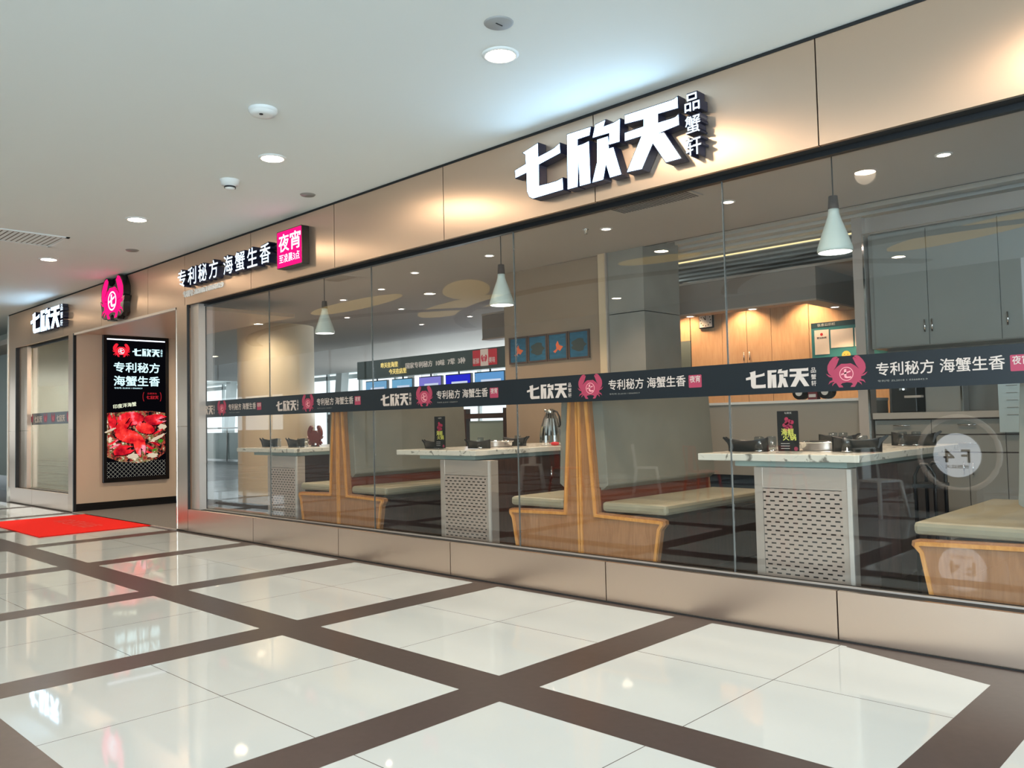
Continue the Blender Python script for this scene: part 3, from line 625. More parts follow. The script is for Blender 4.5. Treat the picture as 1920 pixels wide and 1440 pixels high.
# ================================================================== restaurant
FZ, RC = 0.12, 3.10
struct('floor_restaurant', MB().box(ER+.1, 4, 0.225, 12, FZ-.1, FZ).box(-17.8, ER+.1, 1.76, 12, FZ-.1, FZ).box(-17.8, EL-.04, .225, 1.76, FZ-.1, FZ), rfloor)
struct('ceiling_restaurant', MB().box(-30, 4, 0.26, 2.45, RC, RC+.1).box(-30, -6.3, 2.45, 11.8, RC, RC+.1), ceil_in)
struct('trim_50', MB().box(ER+.3, 4, .22, .26, GT, RC+.1), darkmetal)
# slatted ceiling over the kitchen side
mb = MB()
for k in range(12): mb.box(-6.3, 4, 2.5+k*.27, 2.5+k*.27+.13, RC+.10, RC+.20)
struct('trim_51', mb, pmat('grey ceiling slat', (.75, .73, .68), .5))
struct('ceiling_kitchen', MB().box(-6.35, 4, 2.45, 9, RC+.45, RC+.5).box(-6.35, 4, 2.44, 2.47, RC, RC+.5), pmat('dark plenum', (.03, .03, .03), .8))
struct('wall_restaurant_right', MB().box(3.6, 3.8, .3, 9, FZ, RC+.4), wall_brown)
# art wall
struct('wall_art', MB().box(-7.02, -5.53, 2.45, 2.62, FZ, RC), wall_brown)
struct('trim_52', MB().box(-5.53, -5.43, 2.40, 2.62, FZ, RC), column_m)
struct('trim_53', MB().box(-5.43, -5.415, 2.39, 2.45, FZ, RC), silver)
mb = MB().box(-5.41, -4.95, 2.42, 3.1, FZ, 1.02).box(-5.41, -4.95, 2.42, 3.1, 1.03, 1.72).box(-5.41, -4.95, 2.42, 3.1, 1.73, 2.42).box(-5.41, -4.95, 2.42, 3.1, 2.43, RC+.3)
struct('trim_54', mb, concrete)
struct('trim_55', MB().lathe([(.67, FZ), (.67, RC)], -13.43, 3.1, 48), column_m)
# far glazing and gallery beyond
m = MB()
for k in range(16): m.box(-40+2.0*k, -40+2.0*k+.09, 12.5, 12.6, .1, 3.9)
m.box(-40, -6, 12.5, 12.6, 2.95, 3.1).box(-40, -6, 12.5, 12.6, .0, .5)
struct('trim_56', m, pmat('white far mullion', (.7, .74, .74), .5))
m = MB()
for x in (-33, -29.2, -25, -21): m.prism([(x, 0), (x+.35, 0), (x+.75, 3.4), (x+.4, 3.4)], -12.3, -12.0, FRONT)
struct('trim_57', m, white)
struct('floor_gallery', MB().box(-45, -6, 3.0, 13, -.12, .05), floor_m)
struct('ceiling_gallery', MB().box(-45, -6, 11.8, 13, 3.2, 3.3), ceil_m)
def balustrade(x0, x1, y, label):
    r = thing('glass_balustrade', label, 'railing', ((x0+x1)/2, y, .05))
    MB().box(x0, x1, y-.01, y+.01, .12, 1.12).build('glass_panel', pmat('frosted railing glass', (.45, .55, .52), .2), r)
    MB().tube([(x0, y-.05, 1.3), (x1, y-.05, 1.3)], .03).build('handrail', silver, r)
    x = x0
    while x <= x1: MB().tube([(x, y-.05, .05), (x, y-.03, 1.3)], .025, 6).build('post', silver, r); x += 2.2
balustrade(-34, -26, 10.5, 'glass balustrade with a steel handrail far behind the left pane')
# menu beam and blue boards
r = thing('menu_beam', 'long grey-green overhead beam with yellow and white slogans at the back', 'sign', (-13.8, 7, 2.4))
MB().box(-16.4, -11.2, 7.0, 7.25, 2.38, 2.80).build('beam', pmat('grey green beam', (.16, .20, .19), .5), r)
yl = emat('yellow lit lettering', (1, .78, .25), .9); wl = emat('pale lit lettering', (.75, .68, .6), .55)
text_mesh('昨天在海里', .12, .62, .01, .01, at(FRONT, -15.45, 6.99, 2.60)).build('lettering', yl, r)
text_mesh('今天在店里', .12, .62, .01, .01, at(FRONT, -15.15, 6.99, 2.44)).build('lettering', yl, r)
text_mesh('国家专利秘方  10味  7荤  3种', .13, 1.95, .008, .01, at(FRONT, -14.55, 6.99, 2.53)).build('lettering', wl, r)
def printed(r, x, y, z, w_, h_, base_m, nm, M=FRONT): return MB().prism([(0, 0), (w_, 0), (w_, h_), (0, h_)], 0, .006, at(M, x, y, z)).build(nm, base_m, r)
r = thing('red_poster', 'red crab poster hung on the right part of the overhead beam', 'poster', (-12.35, 6.98, 2.45))
printed(r, -12.36, 6.985, 2.45, .70, .32, emat('red lit poster', (.55, .05, .06), .6), 'panel')
printed(r, -12.12, 6.975, 2.44, .22, .34, emat('cream lit poster', (.75, .6, .5), .6), 'centre_panel')
crab_flat(at(FRONT, -12.01, 6.965, 2.58), .18, r, emat('poster crab', (.6, .05, .08), .6), wl)
text_mesh('新鲜', .12, .18, .01, 0, at(FRONT, -12.34, 6.97, 2.49)).build('lettering', wl, r); text_mesh('美味', .12, .18, .01, 0, at(FRONT, -11.88, 6.97, 2.49)).build('lettering', wl, r)
bl = [(-16.17, -15.35, (.20, .48, .80), 'pale blue'), (-15.17, -14.43, (.20, .52, .82), 'sky blue'), (-14.21, -13.45, (.28, .26, .85), 'violet blue'), (-13.32, -12.53, (.02, .02, .80), 'deep blue'), (-12.42, -11.55, (.15, .42, .85), 'bright blue')]
for a, c, col, nm in bl:
    r = thing('menu_board', nm+' lit menu board hanging below the overhead beam', 'sign', (a, 7.1, 2.0), 'blue menu boards')
    MB().box(a, c, 7.08, 7.14, 1.95, 2.33).build('case', darkmetal, r)
    MB().box(a+.02, c-.02, 7.072, 7.079, 1.97, 2.31).build('screen', emat('screen '+nm, col, .8), r)
    MB().box(a+.2, c-.1, 7.066, 7.071, 2.12, 2.17).build('text_line', emat('screen text '+nm, (.7, .8, 1), .9), r)
    MB().tube([((a+c)/2, 7.11, 2.33), ((a+c)/2, 7.11, 2.385)], .02, 6).build('bracket', darkmetal, r)
# low divider with rail
r = thing('low_divider', 'low room divider with a dark wooden rail and frosted panes behind the second booth', 'divider', (-11, 4.6, FZ))
MB().box(-14.0, -8.2, 4.55, 4.68, 1.36, 1.44).build('rail', darkwood, r)
xx = -14.0
while xx < -8.1:
    MB().box(xx, xx+.12, 4.56, 4.66, FZ, 1.52).build('post', darkwood, r); xx += .97
xx = -14.0
while xx < -8.9:
    MB().box(xx+.16, xx+.93, 4.60, 4.62, .62, 1.32).build('pane', pmat('frosted green glass', (.36, .46, .41), .35), r); xx += .97
MB().box(-14.0, -8.2, 4.57, 4.65, FZ, .6).build('base_panel', darkwood, r)

# ---- booths
def booth(xc, sg, label):
    """one bench; sg=+1 faces +x, its back along x=xc"""
    r = thing('booth_bench', label, 'bench', (xc, .25, FZ), 'back-to-back booth benches')
    X_ = lambda u: xc+sg*u
    prof = [(.006, FZ), (.665, FZ), (.735, .50), (.775, .545), (.77, .57), (.74, .58), (.175, .595), (.10, 1.55), (.006, 1.55)]
    for ya, yb in ((.25, .29), (1.86, 1.90)):
        p = MB().prism([(X_(u), z) for u, z in prof], -yb, -ya, FRONT).build('end_panel', wood, r)
        if ya < 1:
            line = [(.66, FZ), (.728, .50), (.755, .538), (.75, .562), (.725, .567), (.158, .582), (.083, 1.56)]
            pts = [(X_(u), z) for u, z in line]
            MB().ribbon(pts, -.022*-sg if sg < 0 else .022, -ya-.004, -ya+.016, FRONT).build('panel_edge', trimwood, r)
            MB().box(min(X_(.004), X_(.022)), max(X_(.004), X_(.022)), ya-.016, ya+.004, FZ, 1.55).build('panel_edge', trimwood, r)
    a, c = sorted((X_(.08), X_(.64))); MB().box(a, c, .29, 1.86, FZ, .55).build('seat_base', darkwood, r)
    a, c = sorted((X_(.19), X_(.77))); MB().box(a, c, .27, 1.88, .60, .675).build('seat_cushion', fabric, r, bevel=.025)
    MB().prism([(X_(.185), .76), (X_(.24), .80), (X_(.20), 1.54), (X_(.105), 1.56), (X_(.10), .76)], -1.86, -.29, FRONT).build('backrest', fabric2, r, bevel=.012)
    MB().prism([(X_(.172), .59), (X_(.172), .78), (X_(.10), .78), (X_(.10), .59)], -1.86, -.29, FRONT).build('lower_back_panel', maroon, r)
    return r
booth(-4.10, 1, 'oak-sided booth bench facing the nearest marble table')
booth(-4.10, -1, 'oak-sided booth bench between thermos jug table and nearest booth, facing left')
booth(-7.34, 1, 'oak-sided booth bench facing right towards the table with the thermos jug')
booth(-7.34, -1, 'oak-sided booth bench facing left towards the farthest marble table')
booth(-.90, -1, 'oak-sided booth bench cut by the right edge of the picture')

# ---- tables
stripm = pmat('bright steel strip', (.75, .74, .72), .3, .4)  # pale tone stands in for the white highlight on the chrome strip
def table(x0, x1, sx, label, ylen=2.2):
    r = thing('hotpot_table', label, 'table', ((x0+x1)/2, .25, FZ), 'marble hotpot tables')
    MB().box(x0, x1, .25, ylen, 1.005, 1.052).build('tabletop', marble, r, bevel=.005)
    MB().box(x0+.22, x1-.12, .36, ylen-.1, .965, 1.004).build('under_tray', pmat('pale green under tray', (.40, .50, .46), .4), r)
    s0, s1 = sx
    mb = MB().box(s0, s0+.055, .30, .40, FZ, .963).box(s1-.055, s1, .30, .40, FZ, .963).box(s0+.055, s1-.055, .305, .40, .83, .963).box(s0+.055, s1-.055, .38, .40, FZ, .83)
    mb.build('pedestal', silver, r)
    o = MB().box(s0+.057, s1-.057, .306, .314, FZ, .826).build('slotted_panel', slot_m, r)
    MB().box(s1-.014, s1+.012, .285, .30, FZ, .963).build('corner_strip', stripm, r)
    MB().box(s0+.12, s1-.12, .401, 1.06, FZ, .963).build('support_box', darkwood, r)
    MB().box(x0+.25, x1-.06, 1.05, ylen-.1, FZ+.08, .96).build('storage_cabinet', darkwood, r)
    MB().tube([(x1-.04, 1.3, .70), (x1-.04, 1.3, .86)], .01, 6).build('cabinet_handle', chrome, r)
    return r
table(-3.05, -1.95, (-2.66, -2.03), 'nearest white marble hotpot table on a slotted steel pedestal')
table(-6.37, -5.27, (-5.79, -5.14), 'middle white marble hotpot table that carries the thermos jug')
table(-9.50, -8.20, (-8.86, -8.22), 'farthest white marble hotpot table by the tan column')
TT = 1.0525
# tabletop things (local models)
def boat(loc, label, rz=0, s=1):
    r = thing('boat_plate', label, 'plate', loc, 'black boat-shaped plates'); r['_local'] = 1
    n = 14; rings = []
    for i in range(n+1):
        t = i/n; x = -.17+.34*t; w_ = .062*math.sin(math.pi*min(1, max(0.04, t*.96+.04)))**.55; h = .088+.05*abs(t-.45)**2*2
        rings.append([(x, -w_, h), (x, -w_*.92, h-.006), (x, -w_*.55, .004), (x, w_*.55, .004), (x, w_*.92, h-.006), (x, w_, h)])
    vs = [p for q in rings for p in q]; fs = [(i*6+j, i*6+j+1, (i+1)*6+j+1, (i+1)*6+j) for i in range(n) for j in range(5)]
    mb = MB().add(vs, fs, True); o = mb.build('hull', blackm, r); md = o.modifiers.new('thick', 'SOLIDIFY'); md.thickness = .006
    for sg in (-1, 1):
        MB().prism([(-.155, .03), (-.175, .075), (-.215, .115), (-.205, .125), (-.16, .10), (-.12, .065), (-.11, .05)], sg*.02-.004, sg*.02+.004, FRONT @ Matrix.Rotation(0, 4, 'Z')).build('tail_fin', blackm, r)
    r.rotation_euler.z = rz; r.scale = (s,)*3; return r
def glasses(loc, label, grp='upturned tumblers'):
    r = thing('glass_tumbler', label, 'glass', loc, grp); r['_local'] = 1
    o = MB().lathe([(.037, 0), (.033, .095), (.027, .10), (.0001, .10)], 0, 0, 14).build('bowl', tumbler, r); md = o.modifiers.new('t', 'SOLIDIFY'); md.thickness = .003
    MB().lathe([(.0385, .0), (.0385, .006), (.036, .006)], 0, 0, 14).build('rim', chrome, r)
    return r
B = [((-2.80, .50), .05, 'on the left front corner of the nearest table', 1.15), ((-2.10, .60), 3.3, 'on the right front of the nearest table', 1.2), ((-2.62, 1.55), 3.2, 'behind the hotpot on the nearest table', 1.1), ((-2.12, 1.72), 3.3, 'at the rear right of the nearest table', 1.2),
     ((-6.10, .50), .05, 'left of the menu stand on the middle table', 1.0), ((-5.60, .62), .2, 'under the blue glass on the middle table', 1.0), ((-5.75, 1.25), 3.3, 'in the centre rear of the middle table', 1.1), ((-5.46, 1.9), 3.3, 'beside the thermos jug', 1.0),
     ((-9.15, .50), .05, 'on the left of the farthest table', 1.25), ((-8.55, .50), .05, 'on the right of the farthest table', 1.25)]
for (x, y), a, w_, s in B: boat((x, y, TT), 'black boat plate with forked tail '+w_, a, s*.74)
g0 = glasses((-2.72, .50, TT+.0075), 'upturned clear tumbler in the boat plate on the nearest table, left front')
for (x, y), l in (((-2.66, .56), 'second clear tumbler in the left front boat plate of the nearest table'), ((-2.07, .62), 'clear tumbler in the right front boat plate of the nearest table'), ((-2.14, .55), 'clear tumbler at the left end of the right front boat plate, nearest table'),
                  ((-2.57, 1.55), 'clear tumbler in the boat plate behind the menu stand, nearest table'), ((-2.66, 1.58), 'second clear tumbler behind the menu stand, nearest table'), ((-2.10, 1.72), 'clear tumbler in the rear right boat plate, nearest table'), ((-2.19, 1.70), 'second clear tumbler in the rear right boat plate, nearest table'),
                  ((-6.05, .50), 'clear tumbler by the menu stand of the middle table'), ((-5.58, .62), 'bluish tumbler in front on the middle table'), ((-5.72, 1.27), 'clear tumbler in the rear boat plate of the middle table'), ((-5.44, 1.9), 'clear tumbler right of the thermos jug'),
                  ((-9.08, .50), 'clear tumbler in the left boat plate of the farthest table'), ((-9.0, .52), 'second clear tumbler in the left boat plate of the farthest table'), ((-8.48, .50), 'clear tumbler in the right boat plate of the farthest table'), ((-8.40, .52), 'second clear tumbler in the right boat plate of the farthest table')):
    dup(g0, (x, y, TT+.0075), l)
def menu_stand(loc, label, h=.30, w_=.165):
    r = thing('menu_stand', label, 'menu', loc, None); r['_local'] = 1
    MB().prism(rrect(-w_/2, w_/2, .012, h, .004), 0, .005, at(FRONT, 0, 0, 0)).build('card', blackm, r)
    MB().box(-w_/2-.004, w_/2+.004, -.03, .03, 0, .010).build('foot', tumbler, r)
    blob_ = MB()
    for k in range(9):
        a = k*2.4; rr = .008*k**.5*1.4; blob_.prism(circ(rr*math.cos(a), h*.68+rr*1.3*math.sin(a), .014, 9), .0065, .0065, FRONT, back=False)
    blob_.build('crab_picture', pmat('menu red print', (.45, .03, .09), .5), r)
    text_mesh('海鲜盛宴'[:2], .045, .085, .02, 0, at(FRONT, -.045, -.0065, h*.42)).build('yellow_print', pmat('menu yellow print', (.75, .75, .15), .5), r)
    text_mesh('火锅', .04, .09, .02, 0, at(FRONT, -.035, -.0065, h*.30)).build('yellow_print', pmat('menu yellow', (.75, .75, .15), .5), r)
    mb = MB()
    for k in range(3): mb.box(-.05, .01, -.0068, -.0064, h*.22-.016*k, h*.22-.016*k+.003)
    t_ = text_mesh('七欣天', .012, .05, .01, 0, at(FRONT, -.02, -.0066, h*.93)); mb.add(t_.v, t_.f); mb.build('white_print', paper, r)
    MB().prism(circ(.052, h*.10, .014, 12), .0064, .0064, FRONT, back=False).build('pink_seal', vinyl_r, r)
    return r
menu_stand((-2.47, .42, TT), 'upright black crab menu card standing in the middle of the nearest table', .275, .145)
menu_stand((-5.92, .42, TT), 'upright menu card standing on the middle table left of the hotpot', .31, .15)
def hotpot(loc, label):
    r = thing('hotpot', label, 'pot', loc); r['_local'] = 1
    MB().lathe([(.0001, .004), (.15, .004), (.165, .02), (.17, .055), (.185, .060), (.185, .066), (.165, .066), (.155, .03), (.0001, .028)], 0, 0, 32).build('pan', chrome, r)
    for sg in (-1, 1): MB().tube([(sg*.16, -.04, .05), (sg*.21, -.03, .06), (sg*.21, .03, .06), (sg*.16, .04, .05)], .007, 6).build('handle', chrome, r)
    MB().lathe([(.186, .0), (.186, .003), (.14, .004)], 0, 0, 32).build('base_ring', silver, r)
    return r
hotpot((-2.38, .80, TT), 'shallow steel hotpot pan sunk low on the nearest table')
hotpot((-5.72, .95, TT), 'shallow steel hotpot pan on the middle table in front of the thermos jug')
r = thing('thermos_jug', 'tall ribbed stainless thermos jug on the middle table', 'jug', (-5.52, 1.55, TT)); r['_local'] = 1
n = 40; prof = [(.098, 0), (.118, .004), (.120, .03), (.117, .10), (.100, .19), (.075, .27), (.052, .315), (.047, .325)]
vs = []; 
for i in range(n):
    a = 2*math.pi*i/n; q = 1 if i % 2 else .955
    for r_, z in prof: vs.append((r_*q*math.cos(a), r_*q*math.sin(a), z))
K = len(prof); MB().add(vs, [(i*K+j, ((i+1)%n)*K+j, ((i+1)%n)*K+j+1, i*K+j+1) for i in range(n) for j in range(K-1)]).build('body', chrome, r)
MB().lathe([(.047, .322), (.05, .335), (.046, .35), (.03, .362), (.0001, .366)], 0, 0, 20).build('lid', chrome, r)
MB().tube([(-.04, 0, .33), (-.075, 0, .355)], .014, 8).build('spout', chrome, r)
MB().tube([(.045, 0, .345), (.085, 0, .33), (.115, 0, .28), (.125, 0, .20), (.105, 0, .185)], .010, 8).build('handle', blackm, r)
r = thing('red_wrapper', 'small red wrapped item at the foot of the thermos jug', 'packet', (-5.36, 1.42, TT)); r['_local'] = 1
MB().lathe([(.0001, -.05), (.016, -.04), (.02, 0), (.016, .04), (.0001, .05)], 0, 0, 10, Matrix.Translation((0, 0, .02)) @ Matrix.Rotation(math.pi/2, 4, 'Y')).build('packet', red_m, r)
r = thing('red_wrapper', 'small red wrapped item beside the rear plate on the nearest table', 'packet', (-2.36, 1.50, TT)); r['_local'] = 1
MB().lathe([(.0001, -.07), (.02, -.05), (.024, 0), (.02, .05), (.0001, .07)], 0, 0, 10, Matrix.Translation((0, 0, .024)) @ Matrix.Rotation(math.pi/2, 4, 'Y')).build('packet', red_m, r)
r = thing('crab_ornament', 'dark red crab-shaped ornament behind the plates of the farthest table', 'ornament', (-8.72, .86, TT)); r['_local'] = 1
MB().prism([(x*.30, y*.30+.11) for x, y in CRAB], -.012, .012, FRONT).build('crab', pmat('dark red ornament', (.12, .015, .012), .4), r)
MB().box(-.05, .05, -.03, .03, 0, .012).build('foot', blackm, r)

# ---- pendants
def pendant(x, label):
    r = thing('pendant_lamp', label, 'lamp', (x, .5, 2.325), 'mint cone pendant lamps')
    o = MB().lathe([(.105, 2.335), (.110, 2.35), (.107, 2.37), (.070, 2.48), (.044, 2.55), (.034, 2.59), (.033, 2.615)], x, .5, 36).build('lamp_shade', shade_m, r)
    md = o.modifiers.new('t', 'SOLIDIFY'); md.thickness = .003
    MB().lathe([(.0001, 2.338), (.103, 2.338)], x, .5, 32).build('diffuser', lampglow, r)
    MB().lathe([(.035, 2.615), (.034, 2.62), (.028, 2.70), (.0001, 2.702)], x, .5, 20).build('socket_cover', pmat('walnut socket cover', (.07, .05, .045), .5), r)
    MB().tube([(x, .5, 2.70), (x, .5, RC-.01)], .0045, 6).build('cord', ink, r)
    MB().lathe([(.05, RC-.002), (.045, RC-.022), (.0001, RC-.025)], x, .5, 20).build('canopy', white, r)
    l = bpy.data.lights.new('pendant_bulb', 'SPOT'); l.energy = 70; l.color = (1, .84, .66); l.spot_size = 2.3; l.spot_blend = .6; l.shadow_soft_size = .1
    q = bpy.data.objects.new('pendant_bulb', l); COL.objects.link(q); q.parent = r; q.location = (0, 0, 0)
pendant(-2.146, 'mint cone pendant lamp over the nearest table')
pendant(-5.146, 'mint cone pendant lamp over the middle table')
pendant(-7.94, 'mint cone pendant lamp over the far booth, the smallest of the three')
pendant(.95, 'mint cone pendant lamp beyond the right edge of the picture')

# ---- ceiling spots of the restaurant
def make_spot(x, y, z=RC, label='', col=(1, .76, .56), power=70, grp='small restaurant spotlights', cone=1.9):
    r = thing('recessed_spotlight', label, 'ceiling light', (x, y, z), grp)
    MB().lathe([(.042, z-.003), (.044, z-.008), (.058, z-.006), (.06, z)], x, y, 20).build('trim_ring', white, r)
    MB().lathe([(.0001, z-.004), (.043, z-.004)], x, y, 20).build('lens', spotl, r)
    l = bpy.data.lights.new('spot_lamp', 'SPOT'); l.energy = power; l.color = col; l.spot_size = cone; l.spot_blend = .5; l.shadow_soft_size = .04
    q = bpy.data.objects.new('spot_lamp', l); COL.objects.link(q); q.parent = r; q.location = (0, 0, -.02)
SP = [((-1.763, 1.50), 'above the right booth'), ((-3.433, 1.49), 'between the vent and the near pendant'), ((-4.714, 1.49), 'above the near double booth'), ((-6.319, 1.52), 'above the middle table, left of its pendant'), ((-7.613, 1.55), 'above the far double booth'),
      ((-8.83, 1.98), 'above the farthest table'), ((-9.925, 2.13), 'near the tan column'), ((-10.17, 3.38), 'in the second row behind the farthest table'), ((-11.52, 3.31), 'right beside the tan column'), ((-11.55, 4.95), 'in the third row above the low divider'), ((-10.2, 4.88), 'in the third row left of the art wall')]
for (x, y), l in SP: make_spot(x, y, RC, 'small pinkish recessed spotlight '+l)
r = thing('ceiling_vent', 'dark perforated air vent in the restaurant ceiling under the big sign', 'vent', (-3.9, 1.0, RC))
MB().box(-4.25, -3.45, .78, 1.12, RC-.012, RC).build('frame', ceil_in, r)
mb = MB()
for k in range(26): mb.box(-4.22+k*.029, -4.205+k*.029, .80, 1.10, RC-.015, RC-.0125)
mb.build('grille', darkmetal, r)
r = tag(MB().lathe([(.0001, RC-.05), (.018, RC-.05), (.012, RC-.02), (.03, RC-.01), (.03, RC)], -2.42, .55, 12).build('ceiling_sprinkler', chrome), 'tiny sprinkler head on the restaurant ceiling left of the near pendant', 'sprinkler')
r = tag(MB().lathe([(.0001, RC-.05), (.018, RC-.05), (.012, RC-.02), (.03, RC-.01), (.03, RC)], -4.85, 1.35, 12).build('ceiling_sprinkler', chrome), 'tiny sprinkler head on the restaurant ceiling under the big sign', 'sprinkler')

# ---- framed pictures
art_b = [pmat('sea blue print', (.03, .13, .22), .35, noise=.5, nscale=9, stretch=(1, 1, 4))]
for i in range(4):
    x0 = -6.93+.31*i
    r = thing('framed_picture', ['dark-framed sea picture with an orange shrimp, leftmost of the row', 'dark-framed sea picture with a black ray, second of the row', 'dark-framed sea picture with an orange crab, third of the row', 'dark-framed sea picture with a brown turtle, rightmost of the row'][i], 'picture', (x0, 2.44, 2.0), 'four framed sea pictures')
    mb = MB().box(x0, x0+.30, 2.425, 2.45, 1.985, 2.005).box(x0, x0+.30, 2.425, 2.45, 2.285, 2.305).box(x0, x0+.02, 2.425, 2.45, 2.005, 2.285).box(x0+.28, x0+.30, 2.425, 2.45, 2.005, 2.285)
    mb.build('frame', pmat('brown frame', (.10, .06, .045), .4), r)
    MB().box(x0+.02, x0+.28, 2.435, 2.449, 2.005, 2.285).build('print', art_b[0], r)
    M_ = at(FRONT, x0+.15, 2.434, 2.14)
    if i in (0, 2): MB().prism([(-.07, -.05), (-.02, -.02), (-.03, .03), (.0, .07), (.02, .02), (.08, .0), (.05, -.03), (.03, -.05), (.0, -.03), (-.04, -.07)], 0, 0, M_, back=False).build('motif', pmat('orange print', (.75, .16, .06), .5), r)
    else: MB().prism([(x*(.10+.02*math.sin(5*x*9)), y*.075) for x, y in circ(0, 0, 1, 20)], 0, 0, M_, back=False).build('motif', pmat('dark print', (.055, .07, .065), .5), r)

# ---- kitchen block
struct('trim_60', MB().box(-9.0, -3.80, 4.0, 4.2, 2.56, 2.91).box(-4.0, -3.80, 4.2, 5.6, 2.56, 2.91), pmat('taupe bulkhead', (.30, .26, .23), .6))
struct('trim_61', MB().box(-9.0, -3.795, 3.99, 4.2, 2.54, 2.56).box(-4.0, -3.795, 4.2, 5.6, 2.54, 2.56), pmat('bulkhead lip', (.5, .38, .3), .5))
struct('trim_62', MB().box(-9, -2.9, 3.99, 5.6, 2.911, 2.94), ceil_in)
struct('trim_66', MB().box(-6.3, 2, 3.72, 3.735, RC+.03, RC+.045), emat('warm strip light', (1, .8, .4), 1.2))
struct('wall_kitchen', MB().box(-9.2, 2, 5.62, 5.75, FZ, RC+.4), wall_brown)
def cab_door(r, x0, x1, z0, z1, y, m_, hx=None, hz=None, horiz=False):
    o = MB().box(x0+.003, x1-.003, y-.018, y, z0+.003, z1-.003).build('door' if not horiz else 'drawer', m_, r)
    if hx is not None:
        if horiz: MB().tube([(hx-.07, y-.04, hz), (hx+.07, y-.04, hz)], .007, 6).build('handle', chrome, o)
        else: MB().tube([(hx, y-.04, hz-.055), (hx, y-.04, hz+.055)], .008, 6).build('handle', chrome, o)
    return o
KY = 5.2
r = thing('kitchen_cabinet', 'tall glowing maple cabinet wall with paired handles behind the counter', 'cabinet', (-5, KY, FZ))
MB().box(-6.1, -3.35, KY, KY+.4, FZ, 2.90).build('carcass', darkwood, r)
for x0, x1, h_ in ((-6.1, -5.62, None), (-5.62, -5.26, -5.30), (-5.26, -4.92, -5.22), (-4.92, -4.42, None), (-4.42, -3.78, None), (-3.78, -3.36, None)):
    cab_door(r, x0, x1, 1.62, 2.895, KY, maple, h_, 2.08)
    cab_door(r, x0, x1, FZ, 1.60, KY, maple)
r = thing('grey_door', 'blue-grey door panel left of the maple cabinets', 'door', (-6.4, KY, FZ))
MB().box(-6.70, -6.12, KY, KY+.05, FZ, 2.36).build('leaf', pmat('blue grey door', (.15, .20, .20), .4), r)
MB().box(-6.9, -6.70, KY, KY+.05, FZ, 2.90).box(-6.7, -6.12, KY, KY+.05, 2.36, 2.90).build('surround', maple, r)
r = thing('wall_clock', 'square white wall clock left of the cabinet doors', 'clock', (-5.84, KY-.03, 2.6))
MB().box(-5.95, -5.73, KY-.05, KY-.02, 2.50, 2.72).build('case', darkmetal, r, bevel=.01)
MB().box(-5.935, -5.745, KY-.055, KY-.051, 2.515, 2.705).build('dial', white, r)
mb = MB()
for k in range(12):
    a = math.pi/6*k; cx_, cz_ = -5.84+.078*math.sin(a), 2.61+.078*math.cos(a); mb.box(cx_-.006, cx_+.006, KY-.058, KY-.056, cz_-.008, cz_+.008)
mb.build('hour_marks', ink, r)
MB().prism([(-.004, 0), (.004, 0), (.004, .07), (-.004, .07)], 0, .001, at(FRONT, -5.84, KY-.058, 2.61) @ Matrix.Rotation(-.02, 4, 'Z')).prism([(-.005, 0), (.005, 0), (.005, .05), (-.005, .05)], 0, .001, at(FRONT, -5.84, KY-.0585, 2.61) @ Matrix.Rotation(.6, 4, 'Z')).build('hands', ink, r)
r = thing('notice_board', 'teal notice board with papers and a yellow face sticker', 'notice board', (-4.1, KY-.03, 1.9))
teal = pmat('teal board', (.03, .20, .24), .5)
MB().box(-4.38, -3.42, KY-.045, KY-.025, 1.72, 2.36).build('board', teal, r); MB().box(-4.38, -3.42, KY-.048, KY-.026, 2.36, 2.42).build('header', pmat('dark teal header', (.01, .05, .07), .5), r)
text_mesh('信息公示栏', .035, .22, .01, 0, at(FRONT, -4.30, KY-.05, 2.373)).build('lettering', pmat('grey print', (.4, .45, .46), .5), r)
d1 = MB().box(-4.34, -4.16, KY-.05, KY-.046, 2.03, 2.33).build('certificate', paper, r)
text_mesh('营业执照', .025, .12, .01, 0, at(FRONT, -4.31, KY-.0515, 2.22)).build('heading', ink, d1)
MB().prism(circ(-4.25, 2.275, .018, 14), KY*0, 0, at(FRONT, 0, KY-.0515, 0), back=False).build('seal', red_m, d1)
MB().box(-4.14, -3.87, KY-.05, KY-.046, 2.10, 2.32).build('certificate', paper, r); MB().box(-3.85, -3.62, KY-.05, KY-.046, 2.10, 2.32).build('certificate', paper, r)
o = MB().prism(circ(-3.96, 2.0, .052, 24), .0, .002, at(FRONT, 0, KY-.048, 0)).build('face_sticker', pmat('yellow sticker', (.80, .45, .10), .5), r)
MB().prism(circ(-3.98, 2.01, .006, 8), 0, 0, at(FRONT, 0, KY-.0515, 0), back=False).prism(circ(-3.94, 2.01, .006, 8), 0, 0, at(FRONT, 0, KY-.0515, 0), back=False).prism([(-3.98, 1.983), (-3.94, 1.983), (-3.94, 1.988), (-3.98, 1.988)], 0, 0, at(FRONT, 0, KY-.0515, 0), back=False).build('face_marks', ink, o)
for i, (x, y) in enumerate(((-6.2, 4.1), (-5.43, 4.09), (-4.60, 4.09), (-3.90, 4.73))):
    make_spot(x, y, 2.54, 'warm spotlight under the kitchen bulkhead, '+['leftmost', 'above the clock', 'left of the notice board', 'rightmost, above the notice board'][i], (1, .66, .36), 60, 'kitchen bulkhead spotlights')
for i, x in enumerate((-6.15, -5.25, -4.40)):
    make_spot(x, 4.93, 2.911, 'warm spotlight in the raised kitchen ceiling washing the maple doors, '+['left', 'middle', 'right'][i], (1, .62, .34), 75, 'kitchen wall washers')
